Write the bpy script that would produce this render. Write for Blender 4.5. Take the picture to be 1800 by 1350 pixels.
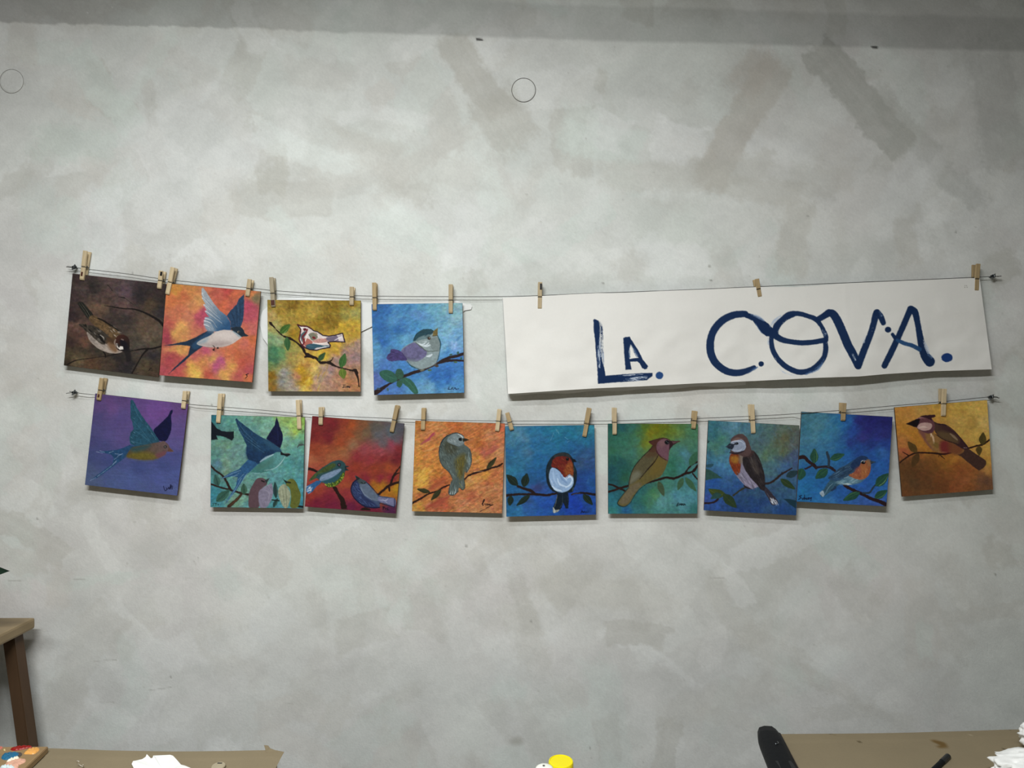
import bpy, bmesh, math, random
import numpy as np
from mathutils import Vector, Matrix

for o in list(bpy.data.objects):
    bpy.data.objects.remove(o, do_unlink=True)
SC = bpy.context.scene
COL = SC.collection
PI = math.pi

# ------------------------------------------------------------------ camera, world, lamps, exposure
CAMZ, WALL, F = 1.5, 1.74, 1200.0            # eye height, distance to the wall (m), focal length (px of 1800)
cd = bpy.data.cameras.new('camera'); cd.sensor_width = 36; cd.lens = 24; cd.clip_start = .02
cam = bpy.data.objects.new('camera', cd); COL.objects.link(cam)
cam.location = (0, 0, CAMZ); cam.rotation_euler = (PI/2, 0, 0)
SC.camera = cam
w = bpy.data.worlds.new('world'); SC.world = w; w.use_nodes = True
w.node_tree.nodes['Background'].inputs[0].default_value = (.9, .95, 1, 1)
w.node_tree.nodes['Background'].inputs[1].default_value = .3
SC.view_settings.view_transform = 'Standard'
SC.view_settings.look = 'None'
SC.view_settings.gamma = 1
SC.view_settings.use_curve_mapping = False
SC.view_settings.exposure = 0.0
CEIL = 2.8
LAMPS = [(-0.40, -0.06, 2.70, 1.10, 71.0), (-0.40, 0.62, 2.70, 1.10, 13.0)]   # x, y, z, length, watts

# ------------------------------------------------------------------ helpers
def P(px, py, D):                             # the point of the place seen at (px, py) at depth D
    return Vector(((px-900)/F*D, D, CAMZ-(py-675)/F*D))
def T(px, py, z):                             # the same on a level surface of height z
    return P(px, py, (CAMZ-z)*F/(py-675))
def lin(c):
    c = np.asarray(c, float)
    return np.where(c <= .04045, c/12.92, ((np.maximum(c, 0)+.055)/1.055)**2.4)
def hx(h):
    if not isinstance(h, str): return np.array(h, float)
    h = h.lstrip('#')
    return np.array([int(h[i:i+2], 16)/255 for i in (0, 2, 4)])
def mat(name, col, rough=.6, spec=.3, metal=0, noise=0, nscale=40, stretch=(1, 1, 1), bump=0, bscale=200, attr=False, obj_random=0, coat=0):
    m = bpy.data.materials.new(name); m.use_nodes = True
    nt = m.node_tree; b = nt.nodes['Principled BSDF']
    b.inputs['Roughness'].default_value = rough
    b.inputs['Specular IOR Level'].default_value = spec
    b.inputs['Metallic'].default_value = metal
    b.inputs['Coat Weight'].default_value = coat
    c = lin(hx(col)) if col is not None else np.array([.5]*3)
    b.inputs['Base Color'].default_value = (*c, 1)
    tc = nt.nodes.new('ShaderNodeTexCoord'); mp = nt.nodes.new('ShaderNodeMapping')
    nt.links.new(tc.outputs['Object'], mp.inputs[0]); mp.inputs['Scale'].default_value = stretch
    src = None
    if attr:
        a = nt.nodes.new('ShaderNodeAttribute'); a.attribute_name = 'Col'; src = a.outputs['Color']
    if noise or obj_random:
        n = nt.nodes.new('ShaderNodeTexNoise'); n.inputs['Scale'].default_value = nscale
        n.inputs['Detail'].default_value = 6; n.inputs['Roughness'].default_value = .65
        nt.links.new(mp.outputs[0], n.inputs['Vector'])
        r = nt.nodes.new('ShaderNodeMapRange'); nt.links.new(n.outputs['Fac'], r.inputs[0])
        r.inputs[1].default_value = .25; r.inputs[2].default_value = .75
        r.inputs[3].default_value = 1-noise; r.inputs[4].default_value = 1+noise
        val = r.outputs[0]
        if obj_random:
            oi = nt.nodes.new('ShaderNodeObjectInfo')
            r2 = nt.nodes.new('ShaderNodeMapRange'); nt.links.new(oi.outputs['Random'], r2.inputs[0])
            r2.inputs[3].default_value = 1-obj_random; r2.inputs[4].default_value = 1+obj_random
            mm = nt.nodes.new('ShaderNodeMath'); mm.operation = 'MULTIPLY'
            nt.links.new(val, mm.inputs[0]); nt.links.new(r2.outputs[0], mm.inputs[1]); val = mm.outputs[0]
        vm = nt.nodes.new('ShaderNodeVectorMath'); vm.operation = 'SCALE'
        if src is not None: nt.links.new(src, vm.inputs[0])
        else: vm.inputs[0].default_value = tuple(c)
        nt.links.new(val, vm.inputs['Scale']); src = vm.outputs[0]
    if src is not None: nt.links.new(src, b.inputs['Base Color'])
    if bump:
        n2 = nt.nodes.new('ShaderNodeTexNoise'); n2.inputs['Scale'].default_value = bscale
        n2.inputs['Detail'].default_value = 4
        nt.links.new(mp.outputs[0], n2.inputs['Vector'])
        bp = nt.nodes.new('ShaderNodeBump'); bp.inputs['Strength'].default_value = bump; bp.inputs['Distance'].default_value = .002
        nt.links.new(n2.outputs['Fac'], bp.inputs['Height']); nt.links.new(bp.outputs[0], b.inputs['Normal'])
    return m

def tag(o, label=None, cat=None, group=None, kind=None):
    if label: o['label'] = label
    if cat: o['category'] = cat
    if group: o['group'] = group
    if kind: o['kind'] = kind
    return o
def thing(name, loc, label, cat, group=None):
    o = bpy.data.objects.new(name, None); COL.objects.link(o)
    o.location = loc; o.empty_display_size = .02
    return tag(o, label, cat, group)
def link(name, me, parent=None, label=None):
    o = bpy.data.objects.new(name, me); COL.objects.link(o)
    if parent: o.parent = parent
    if label: o['label'] = label
    return o
def obj(name, bm, m, parent=None, label=None, smooth=False, origin=None):
    """bm in world space (or the parent's space shifted by -origin)"""
    if origin is not None: bmesh.ops.translate(bm, verts=bm.verts, vec=-Vector(origin))
    bmesh.ops.recalc_face_normals(bm, faces=bm.faces)
    me = bpy.data.meshes.new(name); bm.to_mesh(me); bm.free()
    if m: me.materials.append(m)
    if smooth:
        for p in me.polygons: p.use_smooth = True
    return link(name, me, parent, label)
def base(o, loc):                              # move a one-mesh thing's origin to loc
    loc = Vector(loc); o.data.transform(Matrix.Translation(-loc)); o.location = loc
    return o
def add_box(bm, lo, hi, bev=0, rot=None):
    lo = Vector(lo); hi = Vector(hi)
    g = bmesh.ops.create_cube(bm, size=1)
    vs = g['verts']; c = (lo+hi)/2; s = hi-lo
    for v in vs:
        v.co = Vector((v.co.x*s.x, v.co.y*s.y, v.co.z*s.z))
        if rot: v.co = rot @ v.co
        v.co += c
    if bev:
        es = list({e for v in vs for e in v.link_edges})
        bmesh.ops.bevel(bm, geom=es, offset=bev, segments=2, affect='EDGES', profile=.6)
def add_hexa(bm, bot, top, bev=0):             # prism between two quads
    v = [bm.verts.new(p) for p in list(bot)+list(top)]
    fs = [bm.faces.new([v[i] for i in f]) for f in ((0, 1, 2, 3), (4, 5, 6, 7), (0, 1, 5, 4), (1, 2, 6, 5), (2, 3, 7, 6), (3, 0, 4, 7))]
    bmesh.ops.recalc_face_normals(bm, faces=fs)
    if bev:
        bmesh.ops.bevel(bm, geom=list({e for f in fs for e in f.edges}), offset=bev, segments=2, affect='EDGES')
def add_tube(bm, pts, r, n=8, cap=True):
    pts = [Vector(p) for p in pts]; rings = []
    rs = r if isinstance(r, (list, tuple)) else [r]*len(pts)
    prev = None
    for i, p in enumerate(pts):
        t = (pts[min(i+1, len(pts)-1)]-pts[max(i-1, 0)]).normalized()
        up = prev if prev is not None else (Vector((0, 0, 1)) if abs(t.z) < .9 else Vector((1, 0, 0)))
        s = t.cross(up).normalized(); u = s.cross(t).normalized(); prev = u
        rings.append([bm.verts.new(p+rs[i]*(math.cos(2*PI*k/n)*s+math.sin(2*PI*k/n)*u)) for k in range(n)])
    for a, b in zip(rings, rings[1:]):
        for k in range(n): bm.faces.new((a[k], a[(k+1) % n], b[(k+1) % n], b[k]))
    if cap:
        bm.faces.new(rings[0][::-1]); bm.faces.new(rings[-1])
def add_lathe(bm, prof, c=(0, 0, 0), n=40):
    c = Vector(c); rings = []
    for r, z in prof:
        if r < 1e-6: rings.append([bm.verts.new(c+Vector((0, 0, z)))])
        else: rings.append([bm.verts.new(c+Vector((r*math.cos(2*PI*k/n), r*math.sin(2*PI*k/n), z))) for k in range(n)])
    for a, b in zip(rings, rings[1:]):
        for k in range(n):
            A = [a[k % len(a)], a[(k+1) % len(a)]] if len(a) > 1 else [a[0]]
            B = [b[(k+1) % len(b)], b[k % len(b)]] if len(b) > 1 else [b[0]]
            bm.faces.new(A+B)
def add_torus(bm, c, R, r, ax=Vector((0, 1, 0)), n=28, m=8, arc=2*PI, start=0):
    c = Vector(c); ax = Vector(ax).normalized()
    u = ax.orthogonal().normalized(); v = ax.cross(u)
    k = n if arc < 6.28 else n+1
    pts = [c+R*(math.cos(start+arc*i/n)*u+math.sin(start+arc*i/n)*v) for i in range(n+1)]
    add_tube(bm, pts, r, m)

# ------------------------------------------------------------------ procedural paint: brush work laid on a fine mesh
def table(seed): return np.random.RandomState(seed).rand(64, 64)
_tb = {}
def vn(x, y, seed=0):
    if seed not in _tb: _tb[seed] = table(seed)
    t = _tb[seed]
    xi = np.floor(x).astype(int); yi = np.floor(y).astype(int)
    fx = x-xi; fy = y-yi; fx = fx*fx*(3-2*fx); fy = fy*fy*(3-2*fy)
    a = t[xi % 64, yi % 64]; b = t[(xi+1) % 64, yi % 64]; c = t[xi % 64, (yi+1) % 64]; d = t[(xi+1) % 64, (yi+1) % 64]
    return (a*(1-fx)+b*fx)*(1-fy)+(c*(1-fx)+d*fx)*fy
def fbm(x, y, seed=0, o=4):
    s = 0; a = .5; n = 0
    for k in range(o):
        s = s+a*vn(x*2**k+17*k, y*2**k+31*k, seed+k); n += a; a *= .55
    return s/n
def catmull(pts, closed=False, k=6):
    p = np.array(pts, float); n = len(p); out = []
    if n < 3: return p
    rng = range(n if closed else n-1)
    for i in rng:
        if closed: a, b, c, d = p[(i-1) % n], p[i], p[(i+1) % n], p[(i+2) % n]
        else: a, b, c, d = p[max(i-1, 0)], p[i], p[i+1], p[min(i+2, n-1)]
        for j in range(k):
            t = j/k
            out.append(.5*((2*b)+(-a+c)*t+(2*a-5*b+4*c-d)*t*t+(-a+3*b-3*c+d)*t**3))
    if not closed: out.append(p[-1])
    return np.array(out)

GAINS = {1: (0.945, 0.909, 0.902), 2: (0.905, 0.863, 0.863), 3: (0.862, 0.848, 0.819), 4: (0.777, 0.828, 0.879), 5: (0.987, 0.977, 1.057), 6: (0.946, 0.962, 0.99), 7: (0.926, 0.861, 0.882), 8: (0.99, 0.954, 0.916), 9: (0.878, 0.972, 1.053), 10: (1.08, 1.132, 1.178), 11: (1.245, 1.281, 1.346), 12: (1.437, 1.479, 1.578), 13: (1.858, 1.817, 1.754)}      # pigment strength of each painting's paints
class Paint:
    def __init__(s, X, Y, unit=6.75, seed=1):
        s.X, s.Y, s.u = X, Y, unit
        s.C = np.ones(X.shape+(3,))*.5; s.seed = seed
    def win(s, lo, hi):
        return (s.X > lo[0]) & (s.X < hi[0]) & (s.Y > lo[1]) & (s.Y < hi[1])
    def put(s, m, col, a):
        a = np.clip(a, 0, 1)[:, None]
        s.C[m] = s.C[m]*(1-a)+col*a
    def bg(s, pts, p=3.2, warp=45, ws=110, tex=.08, ts=(90, 16), ang=0, eps=30):
        sd = s.seed*7
        x = s.X+warp*2*(fbm(s.X/ws, s.Y/ws, sd, 5)-.5)+warp*.7*(fbm(s.X/25, s.Y/25, sd+50, 3)-.5)
        y = s.Y+warp*2*(fbm(s.X/ws, s.Y/ws, sd+20, 5)-.5)+warp*.7*(fbm(s.X/25, s.Y/25, sd+60, 3)-.5)
        W = 0; C = 0
        for (a, b, c) in pts:
            w_ = 1/(((x-a)**2+(y-b)**2+eps**2)**(p/2))
            W = W+w_; C = C+w_[..., None]*hx(c)
        s.C = C/W[..., None]
        ca, sa = math.cos(ang), math.sin(ang)
        xr = s.X*ca+s.Y*sa; yr = -s.X*sa+s.Y*ca
        n = fbm(xr/ts[0], yr/ts[1], sd+30, 4)-.5
        n2 = fbm(s.X/14, s.Y/14, sd+40, 2)-.5
        n3 = fbm(s.X/30, s.Y/22, sd+44, 3)-.5
        hue = np.stack([fbm(s.X/34+40*k, s.Y/26, sd+46+k, 3)-.5 for k in range(3)], -1)
        s.C = np.clip(s.C*(1+tex*2.4*n+tex*.9*n2+tex*2.6*n3)[..., None]*(1+tex*1.3*hue), 0, 1)
        return s
    def poly(s, pts, col, a=1, soft=None, sm=1, col2=None, g=None, tex=0, jit=1.0, line=None, lw=8):
        soft = soft or s.u
        q = catmull(pts, True) if sm else np.array(pts, float)
        pad = soft+8
        m = s.win(q.min(0)-pad, q.max(0)+pad)
        if not m.any(): return s
        x, y = s.X[m], s.Y[m]
        ins = np.zeros(x.shape, bool); d2 = np.full(x.shape, 1e18)
        n = len(q)
        for i in range(n):
            ax, ay = q[i]; bx, by = q[(i+1) % n]
            if ay != by:
                ins ^= ((ay > y) != (by > y)) & (x < (bx-ax)*(y-ay)/(by-ay)+ax)
            dx, dy = bx-ax, by-ay; L = dx*dx+dy*dy
            if L < 1e-9: continue
            t = np.clip(((x-ax)*dx+(y-ay)*dy)/L, 0, 1)
            d2 = np.minimum(d2, (x-ax-t*dx)**2+(y-ay-t*dy)**2)
        sd = np.where(ins, 1, -1)*np.sqrt(d2)
        sd = sd+jit*s.u*.9*(fbm(x/(3.5*s.u), y/(3.5*s.u), s.seed+90, 2)-.5)
        al = np.clip(.5+sd/soft, 0, 1)*a
        c = np.broadcast_to(hx(col), x.shape+(3,)).copy()
        if col2 is not None:
            (gx, gy), (hx_, hy) = g
            t = np.clip(((x-gx)*(hx_-gx)+(y-gy)*(hy-gy))/((hx_-gx)**2+(hy-gy)**2), 0, 1)[:, None]
            c = c*(1-t)+hx(col2)*t
        if tex: c = np.clip(c*(1+tex*2*(fbm(x/22, y/22, s.seed+70, 3)-.5))[:, None], 0, 1)
        s.put(m, c, al)
        if line: s.line(list(pts)+[pts[0]], lw, line, sm=sm)
        return s
    def line(s, pts, w, col, a=1, soft=None, sm=1, dry=0, jit=.8, edge=0):
        soft = soft or s.u*.9
        q = catmull(pts, False) if (sm and len(pts) > 2) else np.array(pts, float)
        n = len(q)
        ww = np.interp(np.linspace(0, 1, n), np.linspace(0, 1, len(w)), w) if isinstance(w, (list, tuple)) else np.full(n, float(w))
        if s.u > 5: ww = np.where(ww >= 9, ww+4.5, ww+1)        # a loaded brush spreads a little
        pad = ww.max()/2+soft+4
        m = s.win(q.min(0)-pad, q.max(0)+pad)
        if not m.any(): return s
        x, y = s.X[m], s.Y[m]
        best = np.full(x.shape, -1e9); S = np.zeros(x.shape); Tt = np.zeros(x.shape); acc = 0
        for i in range(n-1):
            ax, ay = q[i]; bx, by = q[i+1]; dx, dy = bx-ax, by-ay; L = math.hypot(dx, dy)
            if L < 1e-6: continue
            t = np.clip(((x-ax)*dx+(y-ay)*dy)/(L*L), 0, 1)
            d = np.hypot(x-ax-t*dx, y-ay-t*dy)
            r = ww[i]*(1-t)/2+ww[i+1]*t/2
            sd = r-d; k = sd > best
            best = np.where(k, sd, best)
            S = np.where(k, acc+t*L, S)
            sgn = np.sign(dx*(y-ay)-dy*(x-ax))
            Tt = np.where(k, sgn*d/np.maximum(r, 1e-6), Tt)
            acc += L
        best = best+jit*s.u*.8*(fbm(x/(2.6*s.u), y/(2.6*s.u), s.seed+110, 2)-.5)
        al = np.clip(.5+best/soft, 0, 1)*a
        if dry:
            nz = fbm(S/(14*s.u)+3, Tt*4.5+9, s.seed+130, 3)
            nz2 = fbm(x/(1.6*s.u), y/(1.6*s.u), s.seed+140, 2)
            al = al*(1-np.clip((nz+.25*(nz2-.5)-(1-dry))/.12, 0, 1)*.85)
        s.put(m, np.broadcast_to(hx(col), x.shape+(3,)), al)
        return s
    def ell(s, cx, cy, rx, ry, col, rot=0, **k):
        p = []
        for i in range(16):
            t = 2*PI*i/16; a = rx*math.cos(t); b = ry*math.sin(t)
            p.append((cx+a*math.cos(rot)-b*math.sin(rot), cy+a*math.sin(rot)+b*math.cos(rot)))
        return s.poly(p, col, sm=0, **k)
    def dabs(s, pts, n, L, w, ang, cols, a=.6, spread=.3, seed=0):
        R = random.Random(s.seed*100+seed); q = catmull(pts, True)
        lo, hi = q.min(0), q.max(0); k = 0; tries = 0
        while k < n and tries < n*20:
            tries += 1
            x = R.uniform(lo[0], hi[0]); y = R.uniform(lo[1], hi[1]); ins = False
            for i in range(len(q)):
                ax, ay = q[i]; bx, by = q[(i+1) % len(q)]
                if (ay > y) != (by > y) and x < (bx-ax)*(y-ay)/(by-ay)+ax: ins = not ins
            if not ins: continue
            k += 1; t = ang+R.uniform(-spread, spread); l = L*R.uniform(.6, 1.2)/2
            s.line([(x-l*math.cos(t), y-l*math.sin(t)), (x, y+R.uniform(-3, 3)), (x+l*math.cos(t), y+l*math.sin(t))], [w*.5, w, w*.3], R.choice(cols), a=a*R.uniform(.6, 1))
        return s
    def leaf(s, a, b, wd, col, mid=None, bend=0.0, a_=1, hi=None):
        (ax, ay), (bx, by) = a, b; dx, dy = bx-ax, by-ay; L = math.hypot(dx, dy); nx, ny = -dy/L, dx/L
        def q(t, k): return (ax+dx*t+nx*(k*wd/2+bend*L*math.sin(PI*t)), ay+dy*t+ny*(k*wd/2+bend*L*math.sin(PI*t)))
        s.poly([q(0, 0), q(.2, .75), q(.45, 1), q(.75, .65), q(1, 0), q(.75, -.65), q(.45, -1), q(.2, -.75)], col, a=a_, tex=.12)
        if mid: s.line([q(.05, 0), q(.5, 0), q(.95, 0)], [7, 5, 3], mid, a=.7)
        if hi: s.line([q(.15, .5), q(.5, .65), q(.85, .3)], [5, 8, 3], hi, a=.6)
        return s

def color_mesh(name, co, nx, ny, C, m, parent=None, gain=1.0, smooth=True):
    """grid mesh (ny rows of nx) with its pigment stored per vertex"""
    me = bpy.data.meshes.new(name)
    me.vertices.add(nx*ny); me.vertices.foreach_set('co', np.ascontiguousarray(co, np.float32).ravel())
    i = np.arange(nx*ny).reshape(ny, nx)
    f = np.stack([i[:-1, :-1], i[1:, :-1], i[1:, 1:], i[:-1, 1:]], -1).reshape(-1, 4)
    nf = len(f)
    me.loops.add(nf*4); me.loops.foreach_set('vertex_index', f.ravel().astype(np.int32))
    me.polygons.add(nf); me.polygons.foreach_set('loop_start', np.arange(0, nf*4, 4, dtype=np.int32))
    try: me.polygons.foreach_set('loop_total', np.full(nf, 4, np.int32))
    except Exception: pass
    me.polygons.foreach_set('use_smooth', np.full(nf, smooth))
    me.update(calc_edges=True)
    at = me.attributes.new('Col', 'FLOAT_COLOR', 'POINT')
    rgba = np.ones((nx*ny, 4), np.float32); rgba[:, :3] = np.clip(lin(C.reshape(-1, 3))*np.asarray(gain), 0, .92)
    at.data.foreach_set('color', rgba.ravel())
    me.materials.append(m)
    return link(name, me, parent)

# ------------------------------------------------------------------ materials
M = dict(
    plaster=mat('wall_plaster', None, .75, .2, attr=True, noise=.035, nscale=260, bump=.2, bscale=230),
    paint=mat('acrylic_paint', None, .55, .14, attr=True, noise=.03, nscale=420, bump=.25, bscale=420),
    banner=mat('banner_paper', None, .8, .12, attr=True, noise=.015, nscale=160, bump=.06, bscale=300),
    kraft=mat('kraft_paper', None, .85, .1, attr=True, noise=.04, nscale=300, bump=.1, bscale=400),
    board=mat('hardboard_edge', '4a3a2c', .8, .15, noise=.12, nscale=120),
    wood=mat('clothespin_wood', 'b9a787', .7, .2, noise=.22, nscale=260, stretch=(1, 1, .1), obj_random=.16),
    woodgrey=mat('clothespin_weathered_wood', '9d927c', .75, .2, noise=.25, nscale=260, stretch=(1, 1, .1), obj_random=.12),
    wooddark=mat('clothespin_dark_wood', 'a18c69', .75, .2, noise=.25, nscale=260, stretch=(1, 1, .1), obj_random=.12),
    stain=mat('dried_paint', '4a2a22', .6, .2, noise=.2, nscale=300),
    steel=mat('zinc_steel', '8b8f92', .35, .5, metal=1),
    darksteel=mat('dark_steel', '3d4144', .4, .5, metal=.9),
    wire=mat('wire_rope', '5c5c58', .55, .4, metal=.6),
    white=mat('white_paper', 'e6e8e8', .85, .1, noise=.02, nscale=60),
    paper2=mat('cutout_paper', 'd9dad8', .85, .1, noise=.03, nscale=60),
    groove=mat('groove_shadow_gap', '6f6d68', .9, .1),
    oak=mat('beech_wood', '8c7a5c', .5, .3, noise=.16, nscale=26, stretch=(1, .12, 1)),
    oakleg=mat('beech_wood_leg', '4c3826', .55, .3, noise=.16, nscale=26, stretch=(1, 1, .12)),
    tabletop=mat('table_laminate', 'b9a688', .5, .3, noise=.06, nscale=20),
    metalgrey=mat('table_leg_metal', '55585a', .45, .4, metal=.6),
    black=mat('black_vinyl', '0c0e11', .6, .2, noise=.2, nscale=60, bump=.2, bscale=120),
    blackplastic=mat('black_plastic', '0d0f12', .35, .45),
    maroon=mat('dark_maroon_trim', '2a1416', .5, .3),
    yellow=mat('yellow_plastic', 'e2d20e', .4, .4),
    yellowpaint=mat('yellow_bottle_plastic', 'c99a10', .45, .35),
    capwhite=mat('white_plastic', 'dfe0d6', .5, .35),
    dot=mat('dark_nozzle', '55554f', .6, .2),
    tissue=mat('tissue_paper', 'efefec', .9, .05, noise=.02, nscale=80, bump=.2, bscale=90),
    palette=mat('palette_board', '8f7654', .7, .2, noise=.1, nscale=40),
    leaf=mat('leaf_green', '12291c', .5, .35, noise=.2, nscale=30),
    pot=mat('terracotta_pot', '9a5d40', .8, .15, noise=.1, nscale=40),
    soil=mat('potting_soil', '2a2019', .95, .05, noise=.4, nscale=90),
    floor=mat('floor_concrete', '8a8781', .6, .25, noise=.1, nscale=6),
    room=mat('room_paint', '8d8f8c', .85, .15, noise=.02, nscale=8),
    ceilingm=mat('ceiling_paint', 'a6a7a6', .9, .1, noise=.02, nscale=8),
    lampbody=mat('lamp_housing', 'd8d8d8', .5, .3),
)
def emission(name, col, s):
    m = bpy.data.materials.new(name); m.use_nodes = True; b = m.node_tree.nodes['Principled BSDF']
    b.inputs['Emission Color'].default_value = (*col, 1); b.inputs['Emission Strength'].default_value = s
    return m
M['glow'] = emission('lamp_diffuser', (1, .97, .93), 4)

# ------------------------------------------------------------------ the setting
RX, RB = 2.6, -2.4
def slab(name, lo, hi, m):
    bm = bmesh.new(); add_box(bm, lo, hi); o = obj(name, bm, m); return tag(o, kind='structure')
slab('floor', (-RX-.1, RB-.1, -.1), (RX+.1, WALL+.1, 0), M['floor'])
slab('ceiling', (-RX-.1, RB-.1, CEIL), (RX+.1, WALL+.1, CEIL+.1), M['ceilingm'])
slab('wall_left', (-RX-.1, RB, 0), (-RX, WALL, CEIL), M['room'])
slab('wall_right', (RX, RB, 0), (RX+.1, WALL, CEIL), M['room'])
slab('wall_front', (-RX, RB-.1, 0), (RX, RB, CEIL), M['room'])

# the back wall: decorative plaster brushed on in overlapping patches
K = WALL/F
gx = np.concatenate([np.linspace(900-RX/K, -50, 44, endpoint=False), np.arange(-50, 1850, 2.4), np.linspace(1850, 900+RX/K, 44)])
gy = np.concatenate([np.linspace(675-(CEIL-CAMZ)/K, -40, 16, endpoint=False), np.arange(-40, 1390, 2.4), np.linspace(1390, 675+CAMZ/K, 30)])
GX, GY = np.meshgrid(gx, gy)
wp = Paint(GX, GY, 1.6, 5)
n0 = fbm(GX/210, GY/170, 401, 5); n1 = fbm(GX/300+9, GY/260, 402, 4)
base_c = hx('c9cac6')*np.ones(GX.shape+(3,))
base_c *= (1+.10*(n0-.5))[..., None]
base_c += np.stack([-.012*(n1-.5)*2, .006*(n1-.5)*2, -.003*(n1-.5)*2], -1)
wp.C = base_c
def trowel(cx, cy, L, W, ang, col, a, curve=0.0, crisp=.5, seed=0):
    R = math.hypot(L, W)*.62+6
    m = wp.win((cx-R, cy-R), (cx+R, cy+R))
    if not m.any(): return
    x = GX[m]-cx; y = GY[m]-cy
    u = x*math.cos(ang)+y*math.sin(ang); v = -x*math.sin(ang)+y*math.cos(ang)
    v = v+curve*(u*u)/L
    nz = fbm(GX[m]/9, GY[m]/9, 300+seed % 7, 3)-.5
    nb = fbm(GX[m]/30, GY[m]/30, 320+seed % 5, 3)-.5
    du = L/2-np.abs(u)+nb*40+nz*14; dv = W/2-np.abs(v)+nb*20+nz*9
    soft = 3.5+26*(1-crisp)
    al = np.clip(du/(soft*2.2), 0, 1)*np.clip(dv/soft, 0, 1)
    fine = fbm(GX[m]/4.2, GY[m]/4.2, 331+seed % 4, 2)
    al = np.clip(al+2.6*al*(1-al)*(fine-.5)*2, 0, 1)        # dry plaster breaks up along its rim
    streak = fbm(u/70, v/5, 340+seed % 9, 3)-.5
    al = al*(1+.4*streak)*a
    wp.put(m, hx(col), al)
rr = random.Random(11)
pal = ['d7d8d5', 'd4d6d3', 'dadbd9', 'c6cec8', 'c9d0cb', 'bebdb7', 'c0bfb9', 'b9b8b2', 'c4c1bb', 'd0d1ce', 'cccdc9', 'b6b5ae']
for i in range(900):
    cx = rr.uniform(-700, 2500); cy = rr.uniform(-250, 1700)
    if not (-120 < cx < 1920) and i % 3: cx = rr.uniform(-60, 1860)
    trowel(cx, cy, rr.uniform(50, 210), rr.uniform(26, 80), rr.choice([-.9, -.4, .2, .8, 1.3, 2.0])+rr.uniform(-.35, .35), rr.choice(pal), rr.uniform(.24, .56), rr.uniform(-.5, .5), rr.choice([.4, .75, .9, 1]), i)
# patches with a place of their own
for k, (cx, cy, L, W, an, c, a, cu, cr) in enumerate([
        (477, 297, 92, 50, 1.62, 'b2b1a9', .8, 0, .95), (830, 130, 190, 58, .95, 'b0aea6', .75, .1, .8), (888, 215, 130, 90, 1.0, 'b2b0a8', .7, .1, .7),
        (530, 265, 200, 46, .35, 'd5dad6', .7, .12, .85), (640, 245, 170, 30, .35, 'bab9b2', .6, .12, .8), (1020, 225, 120, 66, 1.5, 'cdd4ce', .7, 0, .6),
        (1190, 255, 110, 82, .3, 'd8d9d7', .8, .2, .9), (1350, 262, 180, 46, .1, 'd6d7d5', .6, -.2, .7), (1305, 215, 260, 62, -1.05, 'b2ada4', .75, 0, .85),
        (1325, 125, 110, 70, -.9, 'b3aaa0', .6, 0, .6), (1510, 170, 260, 62, .85, 'a9a9a3', .85, 0, .95), (1585, 215, 170, 48, .85, 'acaca6', .6, 0, .8),
        (1330, 150, 170, 120, .2, 'b5b4ae', .4, 0, .3), (1210, 310, 330, 60, -.05, 'bab9b2', .65, .2, .6), (1310, 330, 220, 46, .2, 'b8b6ae', .55, .25, .7),
        (1395, 420, 150, 60, 1.75, 'b8b6ae', .65, .1, .75), (1590, 420, 110, 44, 1.5, 'b9b7b0', .6, .3, .8), (1110, 470, 60, 60, .8, 'bcbbb4', .6, 0, .8),
        (1160, 455, 110, 60, 1.1, 'd6d9d6', .7, 0, .9), (330, 270, 300, 190, -.5, 'd6d7d6', .5, .1, .3), (140, 255, 190, 70, .05, 'c2cbc4', .7, 0, .4),
        (70, 380, 130, 70, 1.5, 'c3cac5', .6, 0, .6), (180, 420, 190, 80, 1.5, 'd6d8d7', .6, 0, .5), (700, 400, 130, 80, .6, 'd3dbd6', .6, .1, .5),
        (860, 330, 140, 60, 1.2, 'd2dad5', .6, 0, .5), (820, 420, 150, 70, 1.9, 'd6d8d6', .6, 0, .6), (760, 300, 230, 60, .15, 'bdbcb6', .5, .1, .6),
        (980, 500, 140, 40, -.1, 'bcbcb6', .4, 0, .4), (1690, 330, 120, 50, .7, 'a9aaa6', .5, 0, .7), (1600, 320, 160, 70, -1.0, 'cfd0cf', .5, 0, .7),
        (1750, 180, 260, 90, 1.4, 'a8a8a4', .5, 0, .4), (1250, 560, 90, 60, .6, 'cfd3d0', .4, 0, .4),
        (480, 1090, 90, 84, .8, 'd3d5d3', .6, .2, .8), (560, 1080, 110, 40, 1.4, 'b8b7b1', .5, 0, .7), (920, 1060, 120, 40, 1.3, 'b5b4ae', .6, .1, .8),
        (960, 1080, 110, 36, 1.25, 'd3d4d2', .6, 0, .9), (1255, 1130, 100, 42, 1.75, 'd4d4d1', .7, 0, .9), (1120, 1075, 150, 36, 1.2, 'b9b8b2', .5, 0, .7),
        (1500, 1040, 110, 60, .9, 'b4b3ad', .5, 0, .7), (790, 1030, 130, 60, -.2, 'b9bab4', .5, 0, .5), (740, 990, 120, 50, .1, 'd2d4d1', .5, 0, .5),
        (640, 1030, 130, 44, 1.35, 'b7b6b0', .4, 0, .7), (420, 1130, 120, 60, .2, 'd0d2d0', .5, .2, .7), (1390, 1120, 150, 60, -.8, 'cdcdc9', .4, 0, .6),
        (1260, 1230, 240, 60, -.25, 'bcbab3', .4, 0, .5), (600, 1200, 220, 70, -.3, 'b8b8b2', .4, .1, .5), (160, 1160, 160, 60, 1.0, 'c4c5c1', .4, 0, .5)]):
    trowel(cx, cy, L, W*1.1, an, c, a*.74, cu, cr*.97, k)
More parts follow.
